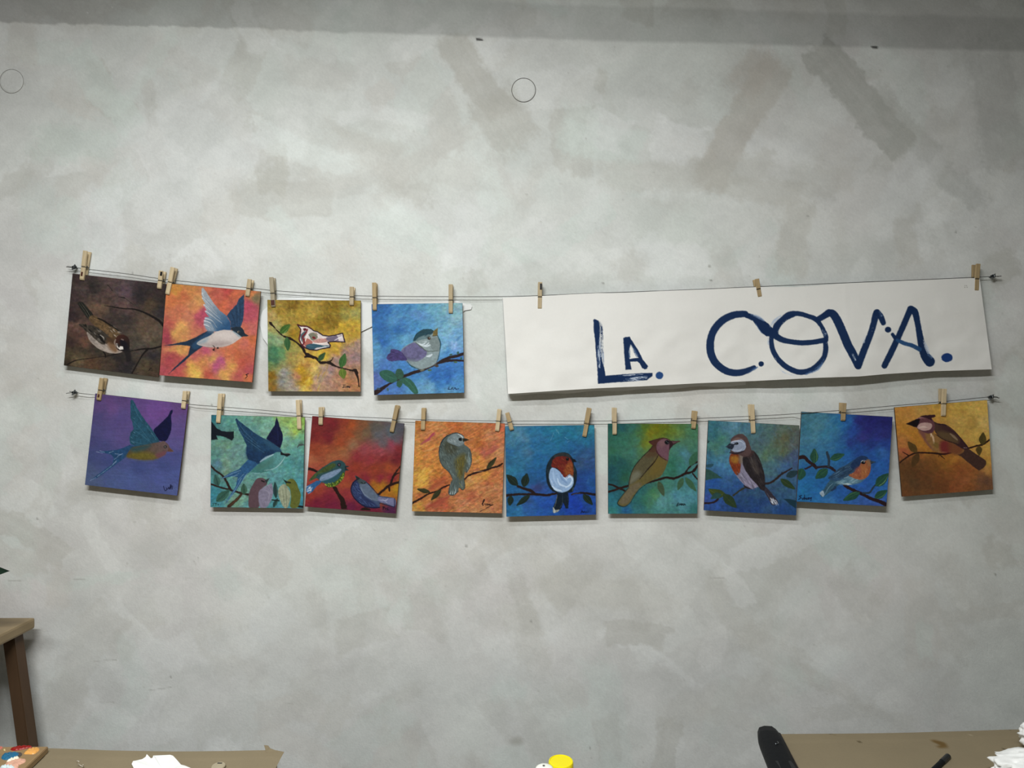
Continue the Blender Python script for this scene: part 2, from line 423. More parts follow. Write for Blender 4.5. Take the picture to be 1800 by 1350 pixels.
# scumbled flecks between the patches
for sd_, an_, amp in ((410, .5, .013), (420, -.7, .013)):
    c_, s_ = math.cos(an_), math.sin(an_)
    q_ = fbm((GX*c_+GY*s_)/70, (-GX*s_+GY*c_)/30, sd_, 4)
    wp.C *= (1+amp*(np.clip((q_-.55)/.05, 0, 1)-np.clip((.43-q_)/.05, 0, 1)))[..., None]
gr_ = np.random.RandomState(8).rand(*GX.shape)-.5
wp.C *= (1+.03*gr_)[..., None]
# crisp little marks: hair scratches, specks, the two pencil ticks; a shadow band near the top, put into the wall colour
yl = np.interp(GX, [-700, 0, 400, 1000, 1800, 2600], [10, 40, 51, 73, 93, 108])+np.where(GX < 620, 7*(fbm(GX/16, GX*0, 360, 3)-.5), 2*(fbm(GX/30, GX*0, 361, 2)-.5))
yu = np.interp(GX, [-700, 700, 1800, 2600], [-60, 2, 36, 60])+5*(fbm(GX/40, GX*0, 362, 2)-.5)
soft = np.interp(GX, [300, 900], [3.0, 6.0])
dark = np.clip((yl-GY)/soft, 0, 1)*np.interp(GX, [0, 500, 1100, 1800], [.17, .13, .12, .13])  # shade of the top band, darkened straight into the plaster colour
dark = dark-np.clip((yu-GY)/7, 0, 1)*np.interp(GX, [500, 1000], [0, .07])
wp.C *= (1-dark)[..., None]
for (a, b, c) in [((838, 69), (848, 70), '2d2c2a'), ((1533, 83), (1542, 83.5), '2d2c2a')]: wp.line([a, b], 3, c, sm=0, jit=0)
for (x, y) in [(372, 712), (545, 515), (1247, 468), (1250, 493), (455, 562), (1060, 498), (66, 912), (1750, 1010), (1037, 1315), (933, 1092), (1680, 408), (233, 480), (1420, 380), (820, 960), (300, 1190), (610, 820)]:
    wp.ell(x, y, 1.6, 1.6, '7b7a74', a=.8, soft=2)
for p in [[(130, 1019), (150, 1018)], [(326, 1017), (352, 1017)], [(160, 1233), (200, 1234)], [(165, 1162), (205, 1160)], [(260, 1214), (300, 1208)], [(1245, 1017), (1272, 1016)], [(498, 1238), (515, 1237)], [(1365, 880), (1372, 900)], [(15, 1021), (36, 1021)], [(340, 985), (344, 992)]]:
    wp.line(p, [.8, 2, .8], '8f8d87', a=.55, sm=0, soft=2)
wp.line([(470, 690), (480, 686)], [3, 7, 3], '8f8d88', a=.7, soft=3)
wp.ell(908, 1303, 11, 7, 'a09e96', a=.6, soft=9)
for i in range(500):
    x = rr.uniform(-40, 1840); y = rr.uniform(-30, 1380)
    wp.ell(x, y, rr.uniform(.6, 1.5), rr.uniform(.6, 1.3), rr.choice(['a3a29c', '97958f', 'dfe0de']), a=rr.uniform(.2, .6), soft=2)
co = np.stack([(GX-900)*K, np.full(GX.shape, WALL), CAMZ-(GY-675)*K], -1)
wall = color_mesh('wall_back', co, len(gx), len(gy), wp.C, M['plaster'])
tag(wall, kind='structure')
bm = bmesh.new(); add_box(bm, (-RX-.1, WALL+.001, -.1), (RX+.1, WALL+.12, CEIL+.1)); tag(obj('wall_core', bm, M['room'], wall), kind='structure')

def wall_color(px, py):
    i = np.clip(np.searchsorted(gx, px), 0, len(gx)-1); j = np.clip(np.searchsorted(gy, py), 0, len(gy)-1)
    return wp.C[j, i]

# two blank round covers over junction boxes, plastered like the wall
for cx, cy, r, lab in [(920.5, 158.5, 20.5, 'round blank cover plate in the plaster wall, high above the left end of the banner'), (20.5, 143, 20.5, 'round blank cover plate in the top left corner of the plaster wall, only half outlined')]:
    c = P(cx, cy, WALL)
    t = thing('round_cover_plate', c, lab, 'wall cover plate')
    nr, na = 12, 64
    rad = np.linspace(.0005, r*K, nr); an = np.linspace(0, 2*PI, na)
    A, Rr = np.meshgrid(an, rad)
    dd = np.stack([Rr*np.cos(A), np.full(A.shape, -.0012), Rr*np.sin(A)], -1)
    dd[-1, :, 1] = -.0002
    CC = wall_color(cx+Rr*np.cos(A)/K, cy-Rr*np.sin(A)/K)
    color_mesh('disc', dd, na, nr, CC, M['plaster'], t)
    bm = bmesh.new(); add_torus(bm, (0, -.0004, 0), r*K+.0006, .0009 if cx > 100 else .0006, n=64, m=6)
    obj('gap_ring', bm, M['groove'] if cx > 100 else mat('groove_filled', '8f8d87', .9, .1), t, 'dark ring shaped gap')

# ------------------------------------------------------------------ ceiling lamps (above the picture)
for i, (lx, ly, lz, ll, wt) in enumerate(LAMPS):
    t = thing('ceiling_light', (lx, ly, lz), ['white linear ceiling light nearer the viewer', 'white linear ceiling light nearer the plaster wall'][i], 'ceiling light', 'linear ceiling lights')
    bm = bmesh.new(); add_box(bm, (-ll/2-.03, -.065, .012), (ll/2+.03, .065, CEIL-lz), .006); obj('housing', bm, M['lampbody'], t)
    bm = bmesh.new(); add_box(bm, (-ll/2, -.05, .004), (ll/2, .05, .012)); obj('diffuser', bm, M['glow'], t)
    ld = bpy.data.lights.new('tube_glow', 'AREA'); ld.shape = 'RECTANGLE'; ld.size = ll; ld.size_y = .10; ld.energy = wt; ld.color = (.975, 1, 1.0)
    lo = bpy.data.objects.new('tube_glow', ld); COL.objects.link(lo); lo.parent = t; lo.location = (0, 0, 0)

# ------------------------------------------------------------------ wires
DW = WALL-.0125                               # depth of the wires
UP = [(118, 468), (131, 470), (152, 473), (220, 481), (248, 485), (290, 491), (375, 500), (438, 506), (483, 511), (550, 515.5), (620, 519.5), (700, 521), (790, 521.5), (870, 521.5), (949, 519.5), (1040, 515.5), (1100, 513.5), (1230, 508.5), (1330, 504), (1480, 497.5), (1600, 492.5), (1712, 487.5), (1745, 486), (1760, 485.5)]
LOW = [(122, 688), (131, 690), (165, 694), (250, 702), (330, 710.5), (385, 715), (450, 720), (535, 727.5), (583, 731), (650, 734), (727, 737), (800, 739), (889, 740), (952, 740), (1065, 740), (1137, 738), (1240, 735), (1322, 731.5), (1380, 728.5), (1450, 723.5), (1500, 719.5), (1580, 712.5), (1658, 706), (1742, 697.5), (1755, 700)]
for pts, lab in [(UP, 'upper thin sagging wire carrying four paintings and the banner'), (LOW, 'lower thin sagging wire carrying nine paintings')]:
    bm = bmesh.new(); q = catmull(pts, False, 5)
    front = lambda x: (.0105 if 1398 < x < 1462 else (-.0036 if 158 < x < 336 else 0)) if pts is LOW else 0
    add_tube(bm, [P(x, y, DW-front(x)) for x, y in q], .00085, 6)
    o = obj('hanging_wire', bm, M['wire']); base(o, P(*pts[len(pts)//2], DW)); tag(o, lab, 'wire', 'picture hanging wires')
for (x, y, side, lab) in [(131, 470, -1, 'small metal wire clamp at the left end of the upper wire'), (1745, 486, 1, 'small metal wire clamp at the right end of the upper wire'), (131, 690, -1, 'small metal wire clamp at the left end of the lower wire'), (1742, 698, 1, 'small metal wire clamp at the right end of the lower wire')]:
    t = thing('wire_clamp', P(x, y, DW), lab, 'wire clamp', 'wire clamps')
    bm = bmesh.new(); add_tube(bm, [(0, .0125, 0), (0, .002, 0)], .0016, 8); add_torus(bm, (0, -.001, 0), .0042, .0013, (1, .25, 0), 20, 7); obj('screw_eye', bm, M['steel'], t)
    bm = bmesh.new(); add_box(bm, (-.0045, -.0045, -.0032), (.0045, .0035, .0032), .0012); obj('saddle', bm, M['darksteel'], t)
    for k in (-1, 1):
        bm = bmesh.new(); add_lathe(bm, [(0, 0), (.0027, 0), (.0027, .0026), (.0014, .003), (.0014, .005), (0, .005)], n=6)
        bmesh.ops.rotate(bm, verts=bm.verts, cent=(0, 0, 0), matrix=Matrix.Rotation(k*.35, 3, 'Y')@Matrix.Rotation(.5, 3, 'X'))
        if k < 0: bmesh.ops.scale(bm, verts=bm.verts, vec=(1, 1, -1))
        obj('nut', bm, M['steel'], t, origin=(-k*.0022, .002, -k*.0025))
    bm = bmesh.new(); add_tube(bm, [(side*.003, -.002, 0), (side*.01, -.004, -.001), (side*.018, -.005, -.002 if y > 600 else .0005)], .0009, 6); obj('wire_tail', bm, M['wire'], t)

# ------------------------------------------------------------------ clothespins
def prong_bm(front, L=.072):
    """one wooden half of a clothespin, z along its length from the jaw up; y<0 is towards the viewer"""
    s = L/.072
    prof = [(.0022, 0), (.0062, .0008), (.0078, .004), (.0080, .030*s), (.0068, .0315*s), (.0068, .0335*s), (.0084, .035*s), (.0100, L-.001), (.0094, L), (.0062, L), (.0032, .042*s), (.0022, .036*s)]
    bm = bmesh.new(); wd = .0052; sg = -1 if front else 1
    rows = [[bm.verts.new((x, sg*y, z)) for y, z in prof] for x in (-wd, wd)]
    n = len(prof)
    for i in range(n): bm.faces.new((rows[0][i], rows[0][(i+1) % n], rows[1][(i+1) % n], rows[1][i]))
    bm.faces.new(rows[0]); bm.faces.new(rows[1][::-1])
    bmesh.ops.recalc_face_normals(bm, faces=bm.faces)
    es = [e for e in bm.edges if abs(e.verts[0].co.x-e.verts[1].co.x) < 1e-6]
    bmesh.ops.bevel(bm, geom=es, offset=.0006, segments=1, affect='EDGES')
    return bm
def stain_bm(L, z0, z1, x0, x1):
    bm = bmesh.new(); s = L/.072
    add_box(bm, (x0, -.0084, z0*s), (x1, -.0074, z1*s)); return bm
PROTO = {}
def make_pin(kind, m, stained=None):
    key = (kind, m, stained)
    if key in PROTO: return PROTO[key]
    L = {'long': .072, 'mid': .056, 'short': .0455}[kind]
    t = thing('clothespin', (0, 0, 0), None, 'clothespin', 'clothespins on the wires')
    pf = obj('prong', prong_bm(True, L), M[m], t); obj('prong', prong_bm(False, L), M[m], t)
    s = L/.072; bm = bmesh.new()
    z = .0325*s
    add_tube(bm, [(-.0056, -.0060, z), (-.0050, -.0073, z), (.0050, -.0073, z), (.0056, -.0060, z), (.0060, .002, z+.001), (.0058, .0072, z), (-.0058, .0072, z), (-.0060, .002, z+.001), (-.0056, -.0060, z)], .0007, 6)
    for q in range(4): add_torus(bm, (-.0045+q*.003, 0, z+.002), .0021, .0007, (1, 0, 0), 14, 5)
    obj('spring', bm, M['darksteel'], t)
    if stained == 'tip': obj('paint_stain', stain_bm(L, .0042, .0165, -.0045, .0045), M['stain'], pf, 'dark dried paint on the tip')
    if stained == 'jaw': obj('paint_stain', stain_bm(L, .010, .020, -.0028, .0018), M['stain'], pf, 'dark dried paint on the jaw')
    if stained == 'top':
        bm = bmesh.new(); add_box(bm, (-.0005, -.0100, .052*s), (.0046, -.0091, .068*s), rot=None); obj('paint_stain', bm, M['blackplastic'], pf, 'black paint on the handle')
    PROTO[key] = (t, L); t['unused'] = 1
    return PROTO[key]
used = set()
def pin(top, bot, kind, m, label, stained=None, dz=0):
    t, L = make_pin(kind, m, stained); key = (kind, m, stained)
    D = DW-dz
    a = P(*top, D-.006); b = P(*bot, D-.006); a.y = b.y = D
    if key in used:
        r = t.copy(); COL.objects.link(r)
        for ch in t.children:
            c = ch.copy(); COL.objects.link(c); c.parent = r
            for g in ch.children:
                d = g.copy(); COL.objects.link(d); d.parent = c
    else:
        r = t; used.add(key)
        if 'unused' in r: del r['unused']
    d = a-b; ln = math.hypot(d.x, d.z)
    r.location = b; r.rotation_euler = (0, math.atan2(d.x, d.z), 0); r.scale = (1, 1, ln/L)
    r['label'] = label
    return r
PINS = [
    ((151, 441), (143.5, 492.5), 'long', 'wood', 'clothespin on the left corner of the dark brown bird painting', 'jaw'),
    ((284, 476), (279.5, 507.7), 'short', 'wood', 'short clothespin on the right corner of the dark brown bird painting', 'top'),
    ((304.5, 470), (294, 517.8), 'long', 'wood', 'clothespin on the left corner of the orange swallow painting', None, .004),
    ((439.5, 491), (434.6, 521), 'short', 'wood', 'short clothespin on the right corner of the orange swallow painting', None, .004),
    ((477.3, 487.5), (480.4, 539.5), 'long', 'woodgrey', 'greyish clothespin with a dark stained tip on the yellow bird painting', 'tip'),
    ((618.5, 504.3), (618, 537), 'short', 'wood', 'short clothespin on the right corner of the yellow bird painting', None),
    ((658, 497), (658.6, 545.8), 'long', 'wooddark', 'clothespin on the left corner of the sky blue bird painting', None),
    ((792.3, 500), (792.3, 551), 'long', 'wood', 'clothespin on the right corner of the sky blue bird painting', None),
    ((949.5, 496), (948.7, 543.8), 'long', 'wood', 'clothespin on the left end of the white banner', 'top'),
    ((1330, 490.4), (1335.8, 523), 'short', 'wooddark', 'tilted short clothespin near the middle of the white banner', None),
    ((1718.5, 464), (1716.3, 512), 'long', 'wooddark', 'clothespin on the right end of the white banner', None),
    ((180, 664.5), (173, 704), 'mid', 'wooddark', 'clothespin on the left corner of the purple swallow painting', 'jaw'),
    ((326, 687.5), (321.8, 718.8), 'short', 'wood', 'short clothespin on the right corner of the purple swallow painting', None),
    ((388, 692), (383.3, 743.8), 'long', 'wood', 'clothespin on the left corner of the turquoise swallow painting', None),
    ((524, 703), (526.3, 755), 'long', 'wood', 'clothespin on the right corner of the turquoise swallow painting', None),
    ((564.3, 715.7), (563.5, 747.3), 'short', 'wood', 'short clothespin on the left corner of the red two bird painting', None),
    ((698.4, 712.7), (688.2, 760), 'long', 'wooddark', 'leaning clothespin on the right corner of the red two bird painting', None),
    ((744.8, 717.2), (743.3, 756.5), 'mid', 'wooddark', 'clothespin on the left corner of the orange painting of a grey round bird', None),
    ((877.9, 719.4), (873.7, 758.3), 'mid', 'wood', 'clothespin on the right corner of the orange painting of a grey round bird', None),
    ((891.5, 725.7), (900, 756.5), 'short', 'wooddark', 'short tilted clothespin on the left corner of the red breasted bird painting', None),
    ((1036.2, 717.2), (1027, 768), 'long', 'wooddark', 'leaning clothespin on the right corner of the red breasted bird painting', None),
    ((1080.4, 716.8), (1080.4, 764.2), 'long', 'wood', 'clothespin on the left corner of the green crested bird painting', None),
    ((1222.3, 722.4), (1218.9, 754), 'short', 'wooddark', 'short clothespin on the right corner of the green crested bird painting', None),
    ((1321.6, 711), (1324.4, 762), 'long', 'wood', 'single clothespin at the top middle of the grey blue painting', None),
    ((1483.5, 708.3), (1482, 740), 'short', 'wooddark', 'single short clothespin at the top of the deep blue bird painting', None, .0065),
    ((1659.5, 683.3), (1658.4, 731.8), 'long', 'wood', 'single clothespin at the top of the golden brown bird painting', None)]
for p in PINS: pin(*p)

# ------------------------------------------------------------------ the paintings (points in a 1350-unit square that covers 200 x 200 of the photo's units)
NP = 215
def painting(org, quad, draw, label, seed, dz=0.0, lean=0.004):
    """quad: TL TR BR BL; draw(p) paints; dz: forward of the wire; lean: the lower edge hangs forward"""
    full = [(org[0]+x/6.75, org[1]+y/6.75) for x, y in quad]
    u, v = np.meshgrid(np.linspace(0, 1, NP), np.linspace(0, 1, NP))
    def bil(q):
        a, b, c, d = [np.array(k, float) for k in q]
        return ((1-u)*(1-v))[..., None]*a+(u*(1-v))[..., None]*b+(u*v)[..., None]*c+((1-u)*v)[..., None]*d
    XY = bil(quad)
    p = Paint(XY[..., 0], XY[..., 1], 6.75, seed)
    draw(p)
    lum = p.C.mean(-1, keepdims=True); p.C = lum+(p.C-lum)*(.78 if seed == 6 else .88)
    th = .0032
    f3 = [P(x, y, DW-dz-th/2-(lean if i > 1 else 0)) for i, (x, y) in enumerate(full)]
    b3 = [q+Vector((0, th, 0)) for q in f3]
    c = (f3[0]+f3[1])/2
    t = thing('bird_painting', c, label, 'painting', 'bird paintings pegged on the wires')
    bm = bmesh.new(); add_hexa(bm, [q-c for q in f3], [q-c for q in b3], .0005)
    obj('board', bm, M['board'], t)
    co = bil([tuple(q-c+Vector((0, -.0004, 0))) for q in f3])
    # brush relief
    co[..., 1] -= .0003*fbm(XY[..., 0]/18, XY[..., 1]/18, seed+200, 3)
    mid = co.mean((0, 1)); co[..., 0] = mid[0]+(co[..., 0]-mid[0])*.997; co[..., 2] = mid[2]+(co[..., 2]-mid[2])*.997
    color_mesh('painted_face', co, NP, NP, p.C, M['paint'], t, GAINS[seed])
    return t

def d_sparrow(p):
    p.bg([(200,100,'3a2d2c'),(600,130,'52413f'),(400,210,'2c2826'),(240,230,'4a3d3c'),(800,230,'54434a'),(960,290,'262326'),(1150,250,'342a29'),(1220,330,'2c2422'),(450,330,'4c3d38'),(790,420,'5e4745'),(460,410,'6a513f'),(1200,510,'29262a'),(1080,420,'483b2c'),(150,550,'2f2528'),(150,330,'3c2f2f'),(180,640,'6e5447'),(210,740,'543a32'),(310,870,'6b4a3a'),(130,880,'352826'),(800,590,'393230'),(640,560,'3a312e'),(1050,620,'5c4a3a'),(1000,700,'564536'),(1030,790,'71624f'),(1100,760,'5a4c3c'),(930,860,'453f38'),(1150,860,'494134'),(110,990,'4f4330'),(300,960,'3a3329'),(450,950,'34302a'),(200,1100,'66573f'),(400,1110,'583f2c'),(600,1130,'43372c'),(700,1040,'2b2625'),(800,1150,'29262a'),(1090,1010,'29252c'),(1010,1120,'51442f'),(1130,1200,'45372a'),(950,1030,'433b33'),(80,1120,'2c261e')], tex=.14, ts=(40,30), warp=55, eps=45)
    for pts, w_, a in [([(530,418),(640,436),(760,456),(880,462),(990,495),(1100,550),(1180,600),(1232,655)],[4,9,9,12,16,20,24,30],.95),([(700,315),(770,328)],[4,12],.8),([(770,328),(820,365),(880,412)],[6,4],.6),([(560,170),(600,205),(625,245)],[5,5],.7),([(800,968),(900,950),(1000,935),(1100,932),(1205,905)],[6,9,14,16,14],.95),([(1050,935),(990,1000),(940,1080),(860,1225)],[22,14,10,10],.95),([(90,1122),(190,1072),(340,1050),(480,1030),(560,1020),(720,985)],[9,9,6,5,8,8],.9)]: p.line(pts, w_, '15100f', a=a)
    p.poly([(212,392),(268,378),(335,450),(400,535),(350,585),(290,520)], '24241f', tex=.3)
    for k in range(4): p.line([(230+14*k,395),(300+14*k,490),(345+13*k,570)], [3,7,4], ['4b4d43','10100f','565549','1a1a18'][k], a=.8)
    p.poly([(345,575),(400,535),(520,600),(640,680),(725,760),(700,810),(640,830),(540,745),(420,665)], '5f4a30', tex=.35)
    p.dabs([(370,580),(410,560),(620,700),(620,760),(540,720)], 26, 70, 7, .68, ['7a5e3b','4a3822','86694a'], .6)
    p.line([(440,565),(520,600),(580,640),(650,680),(700,720)], [6,16,14,16,10], '15120f', a=.9)
    p.dabs([(600,680),(680,680),(730,770),(640,790)], 16, 44, 8, .6, ['9a9084','c2bab0','3a332d'], .7)
    p.poly([(225,640),(330,648),(430,672),(530,740),(600,810),(645,850),(620,905),(520,890),(420,835),(345,765),(285,700)], '3d372f', tex=.3)
    p.dabs([(240,645),(330,655),(430,690),(540,760),(520,860),(400,800),(300,700)], 34, 60, 11, .75, ['131210','191714','55504a','2a2622','8a857c'], .85)
    p.poly([(322,735),(375,775),(420,820),(520,885),(600,850),(660,900),(700,950),(745,965),(690,988),(600,985),(500,952),(410,895),(345,820)], '8a8077', tex=.2, col2='a2968b', g=((350,800),(600,960)))
    p.dabs([(350,780),(480,870),(620,900),(640,970),(480,930)], 30, 60, 8, .6, ['a69c92','776d64','b5aca2'], .5)
    p.poly([(560,840),(640,860),(690,950),(650,975),(590,930)], '6e4a2a', a=.75, soft=40)
    p.poly([(560,800),(640,800),(670,840),(640,880),(580,850)], '4a3320', a=.8, soft=25)
    p.line([(470,760),(490,810),(530,860)], [10,24,18], '141210', a=.9); p.line([(480,770),(520,800),(525,830)], [5,9,4], 'b9b4ab', a=.9)
    p.poly([(655,840),(680,790),(740,765),(800,785),(830,840),(825,930),(790,960),(740,960),(700,950),(665,910)], '40211a', col2='1a1516', g=((700,790),(800,930)))
    p.poly([(720,830),(790,850),(815,940),(780,965),(745,930),(725,890)], '16121a', soft=20)
    p.line([(662,825),(655,870),(690,925)], [10,14,10], '8a7a6c', a=.9)
    p.poly([(672,868),(695,872),(708,905),(752,905),(758,940),(715,945),(685,915)], 'dcd8d0', sm=0)
    p.line([(690,880),(705,910)], 12, '171312', a=.9); p.line([(735,820),(755,828)], 9, '8b7a74', a=.7)
    p.poly([(765,955),(830,935),(850,1050),(845,1075),(800,1085),(780,1010)], '1d1a1c', a=.85, soft=16)
    p.line([(520,970),(540,1000),(545,1030)], 9, '15100e')
    p.line([(1060,1192),(1075,1170),(1085,1160)], 5, '15100e'); p.line([(1085,1160),(1100,1178),(1098,1200)], 5, '15100e')
painting((105,475), [(152,38),(1278,165),(1172,1272),(48,1130)], d_sparrow, 'dark brown square painting of a small bird bending down, first on the upper wire', 1, lean=.003)

def d_swallow(p):
    p.bg([(250,130,'c98a3a'),(400,120,'c48343'),(330,220,'c2693f'),(200,250,'c8703f'),(240,400,'c46d4c'),(170,530,'b8584a'),(130,650,'a8444a'),(140,720,'9c3a4a'),(300,560,'d9a055'),(250,640,'d39a50'),(400,450,'c87858'),(540,450,'b34a5a'),(600,420,'b04560'),(470,330,'cc8450'),(540,260,'c99050'),(760,170,'bc5a48'),(860,160,'b8443f'),(950,200,'c0623f'),(800,330,'c4603f'),(1140,170,'cc7840'),(1215,232,'75694a'),(1100,330,'b2405a'),(1130,430,'b04a5a'),(1180,600,'c06058'),(1150,720,'c8683a'),(960,760,'cc7048'),(1050,780,'c86858'),(200,850,'cf8a50'),(280,840,'d6a050'),(350,790,'d0924c'),(180,960,'a84048'),(250,950,'b04a4a'),(330,1000,'b24a50'),(130,1080,'b04a52'),(250,1120,'b84c4a'),(430,1030,'dba848'),(480,1130,'e0b84e'),(560,1000,'cf8a4a'),(500,900,'c06058'),(600,870,'b85068'),(770,990,'b04a78'),(740,1050,'b45078'),(690,960,'d09a50'),(640,1120,'b8503f'),(820,1130,'d8a44e'),(900,1030,'d69a4a'),(870,900,'cc7048'),(980,900,'c0603c'),(1040,1000,'b8503f'),(1120,1080,'b04a50'),(1000,1150,'b8524f'),(1100,1180,'c46a40'),(950,680,'cf8448')], tex=.09, ts=(36,30), warp=50, eps=25)
    p.poly([(104,797),(250,768),(380,742),(480,698),(560,655),(625,620),(700,620),(705,660),(640,702),(560,745),(515,780),(580,797),(500,855),(435,905),(360,975),(260,1055),(160,1136),(230,1060),(330,965),(395,905),(425,800),(300,787)], '1b2e44', sm=0, tex=.15)
    p.poly([(440,790),(500,730),(620,640),(690,630),(680,665),(560,735),(505,785),(560,800),(470,840)], '234c72', a=.7, soft=22)
    p.poly([(498,775),(560,720),(650,680),(740,622),(840,603),(930,620),(1000,650),(1042,682),(980,737),(900,785),(800,812),(700,815),(590,805)], 'c2b7b1', tex=.06)
    p.poly([(540,770),(640,765),(800,745),(900,765),(780,812),(640,808)], '978784', a=.65, soft=60)
    p.poly([(700,660),(840,625),(960,660),(900,720),(760,700)], 'd6cfc9', a=.55, soft=60)
    p.poly([(500,775),(560,730),(640,700),(600,760)], '6f95a8', a=.6, soft=40)
    p.poly([(555,112),(575,104),(620,165),(690,275),(770,375),(850,438),(895,510),(908,612),(820,607),(720,628),(630,622),(600,580),(583,520),(602,458),(645,452),(600,395),(615,370),(585,318),(600,300),(565,235),(555,180)], '97a2aa', sm=0, col2='23507c', g=((640,330),(860,560)), tex=.1)
    p.poly([(600,500),(680,560),(720,625),(630,622),(596,570)], 'a9b1b6', a=.6, soft=50)
    for pts in [[(566,170),(600,230),(700,330)],[(566,230),(640,310),(740,420)],[(585,310),(660,380),(780,480)],[(604,385),(680,440),(800,530)],[(590,500),(660,530),(700,600)],[(588,545),(640,570),(660,615)],[(600,470),(680,500),(740,580)]]:
        p.line(pts, [12,9,3], 'd3d9dc', a=.75); p.line([(a+9,b+12) for a,b in pts], [4,6,3], '56697a', a=.7)
    p.poly([(858,442),(900,378),(960,318),(975,300),(1000,240),(1062,182),(1062,300),(1060,420),(1045,510),(1020,578),(905,582),(900,510)], '213f5f', sm=0, tex=.2)
    for pts in [[(900,390),(935,460),(960,560)],[(960,320),(975,430),(985,560)],[(1010,240),(1015,400),(1005,560)]]: p.line(pts, [6,9,4], '142a44', a=.7)
    p.line([(985,310),(1000,400)], [4,7,3], '4a6c88', a=.6)
    p.poly([(903,592),(955,572),(1010,572),(1050,600),(1072,650),(1117,678),(1060,686),(1028,692),(990,660),(930,622)], '1a2a38', tex=.1)
    p.poly([(905,615),(940,640),(1000,690),(1030,690),(980,650),(930,618)], '7596a4', a=.7, soft=16)
    p.ell(996, 633, 14, 11, 'a3937c'); p.ell(1000, 634, 8, 8, '0c0c10')
    p.line([(690,795),(712,812),(708,840)], 6, '16120f'); p.poly([(682,845),(712,825),(708,860)], '16120f', sm=0); p.poly([(735,825),(752,810),(766,828),(742,835)], '16120f', sm=0)
    p.line([(1085,1140),(1115,1128)], 6, '191214'); p.line([(1085,1140),(1100,1158),(1078,1182)], 7, '191214')
painting((272,490), [(143,54),(1260,150),(1158,1230),(55,1145)], d_swallow, 'orange and pink square painting of a flying swallow, second on the upper wire', 2, dz=.004, lean=.008)

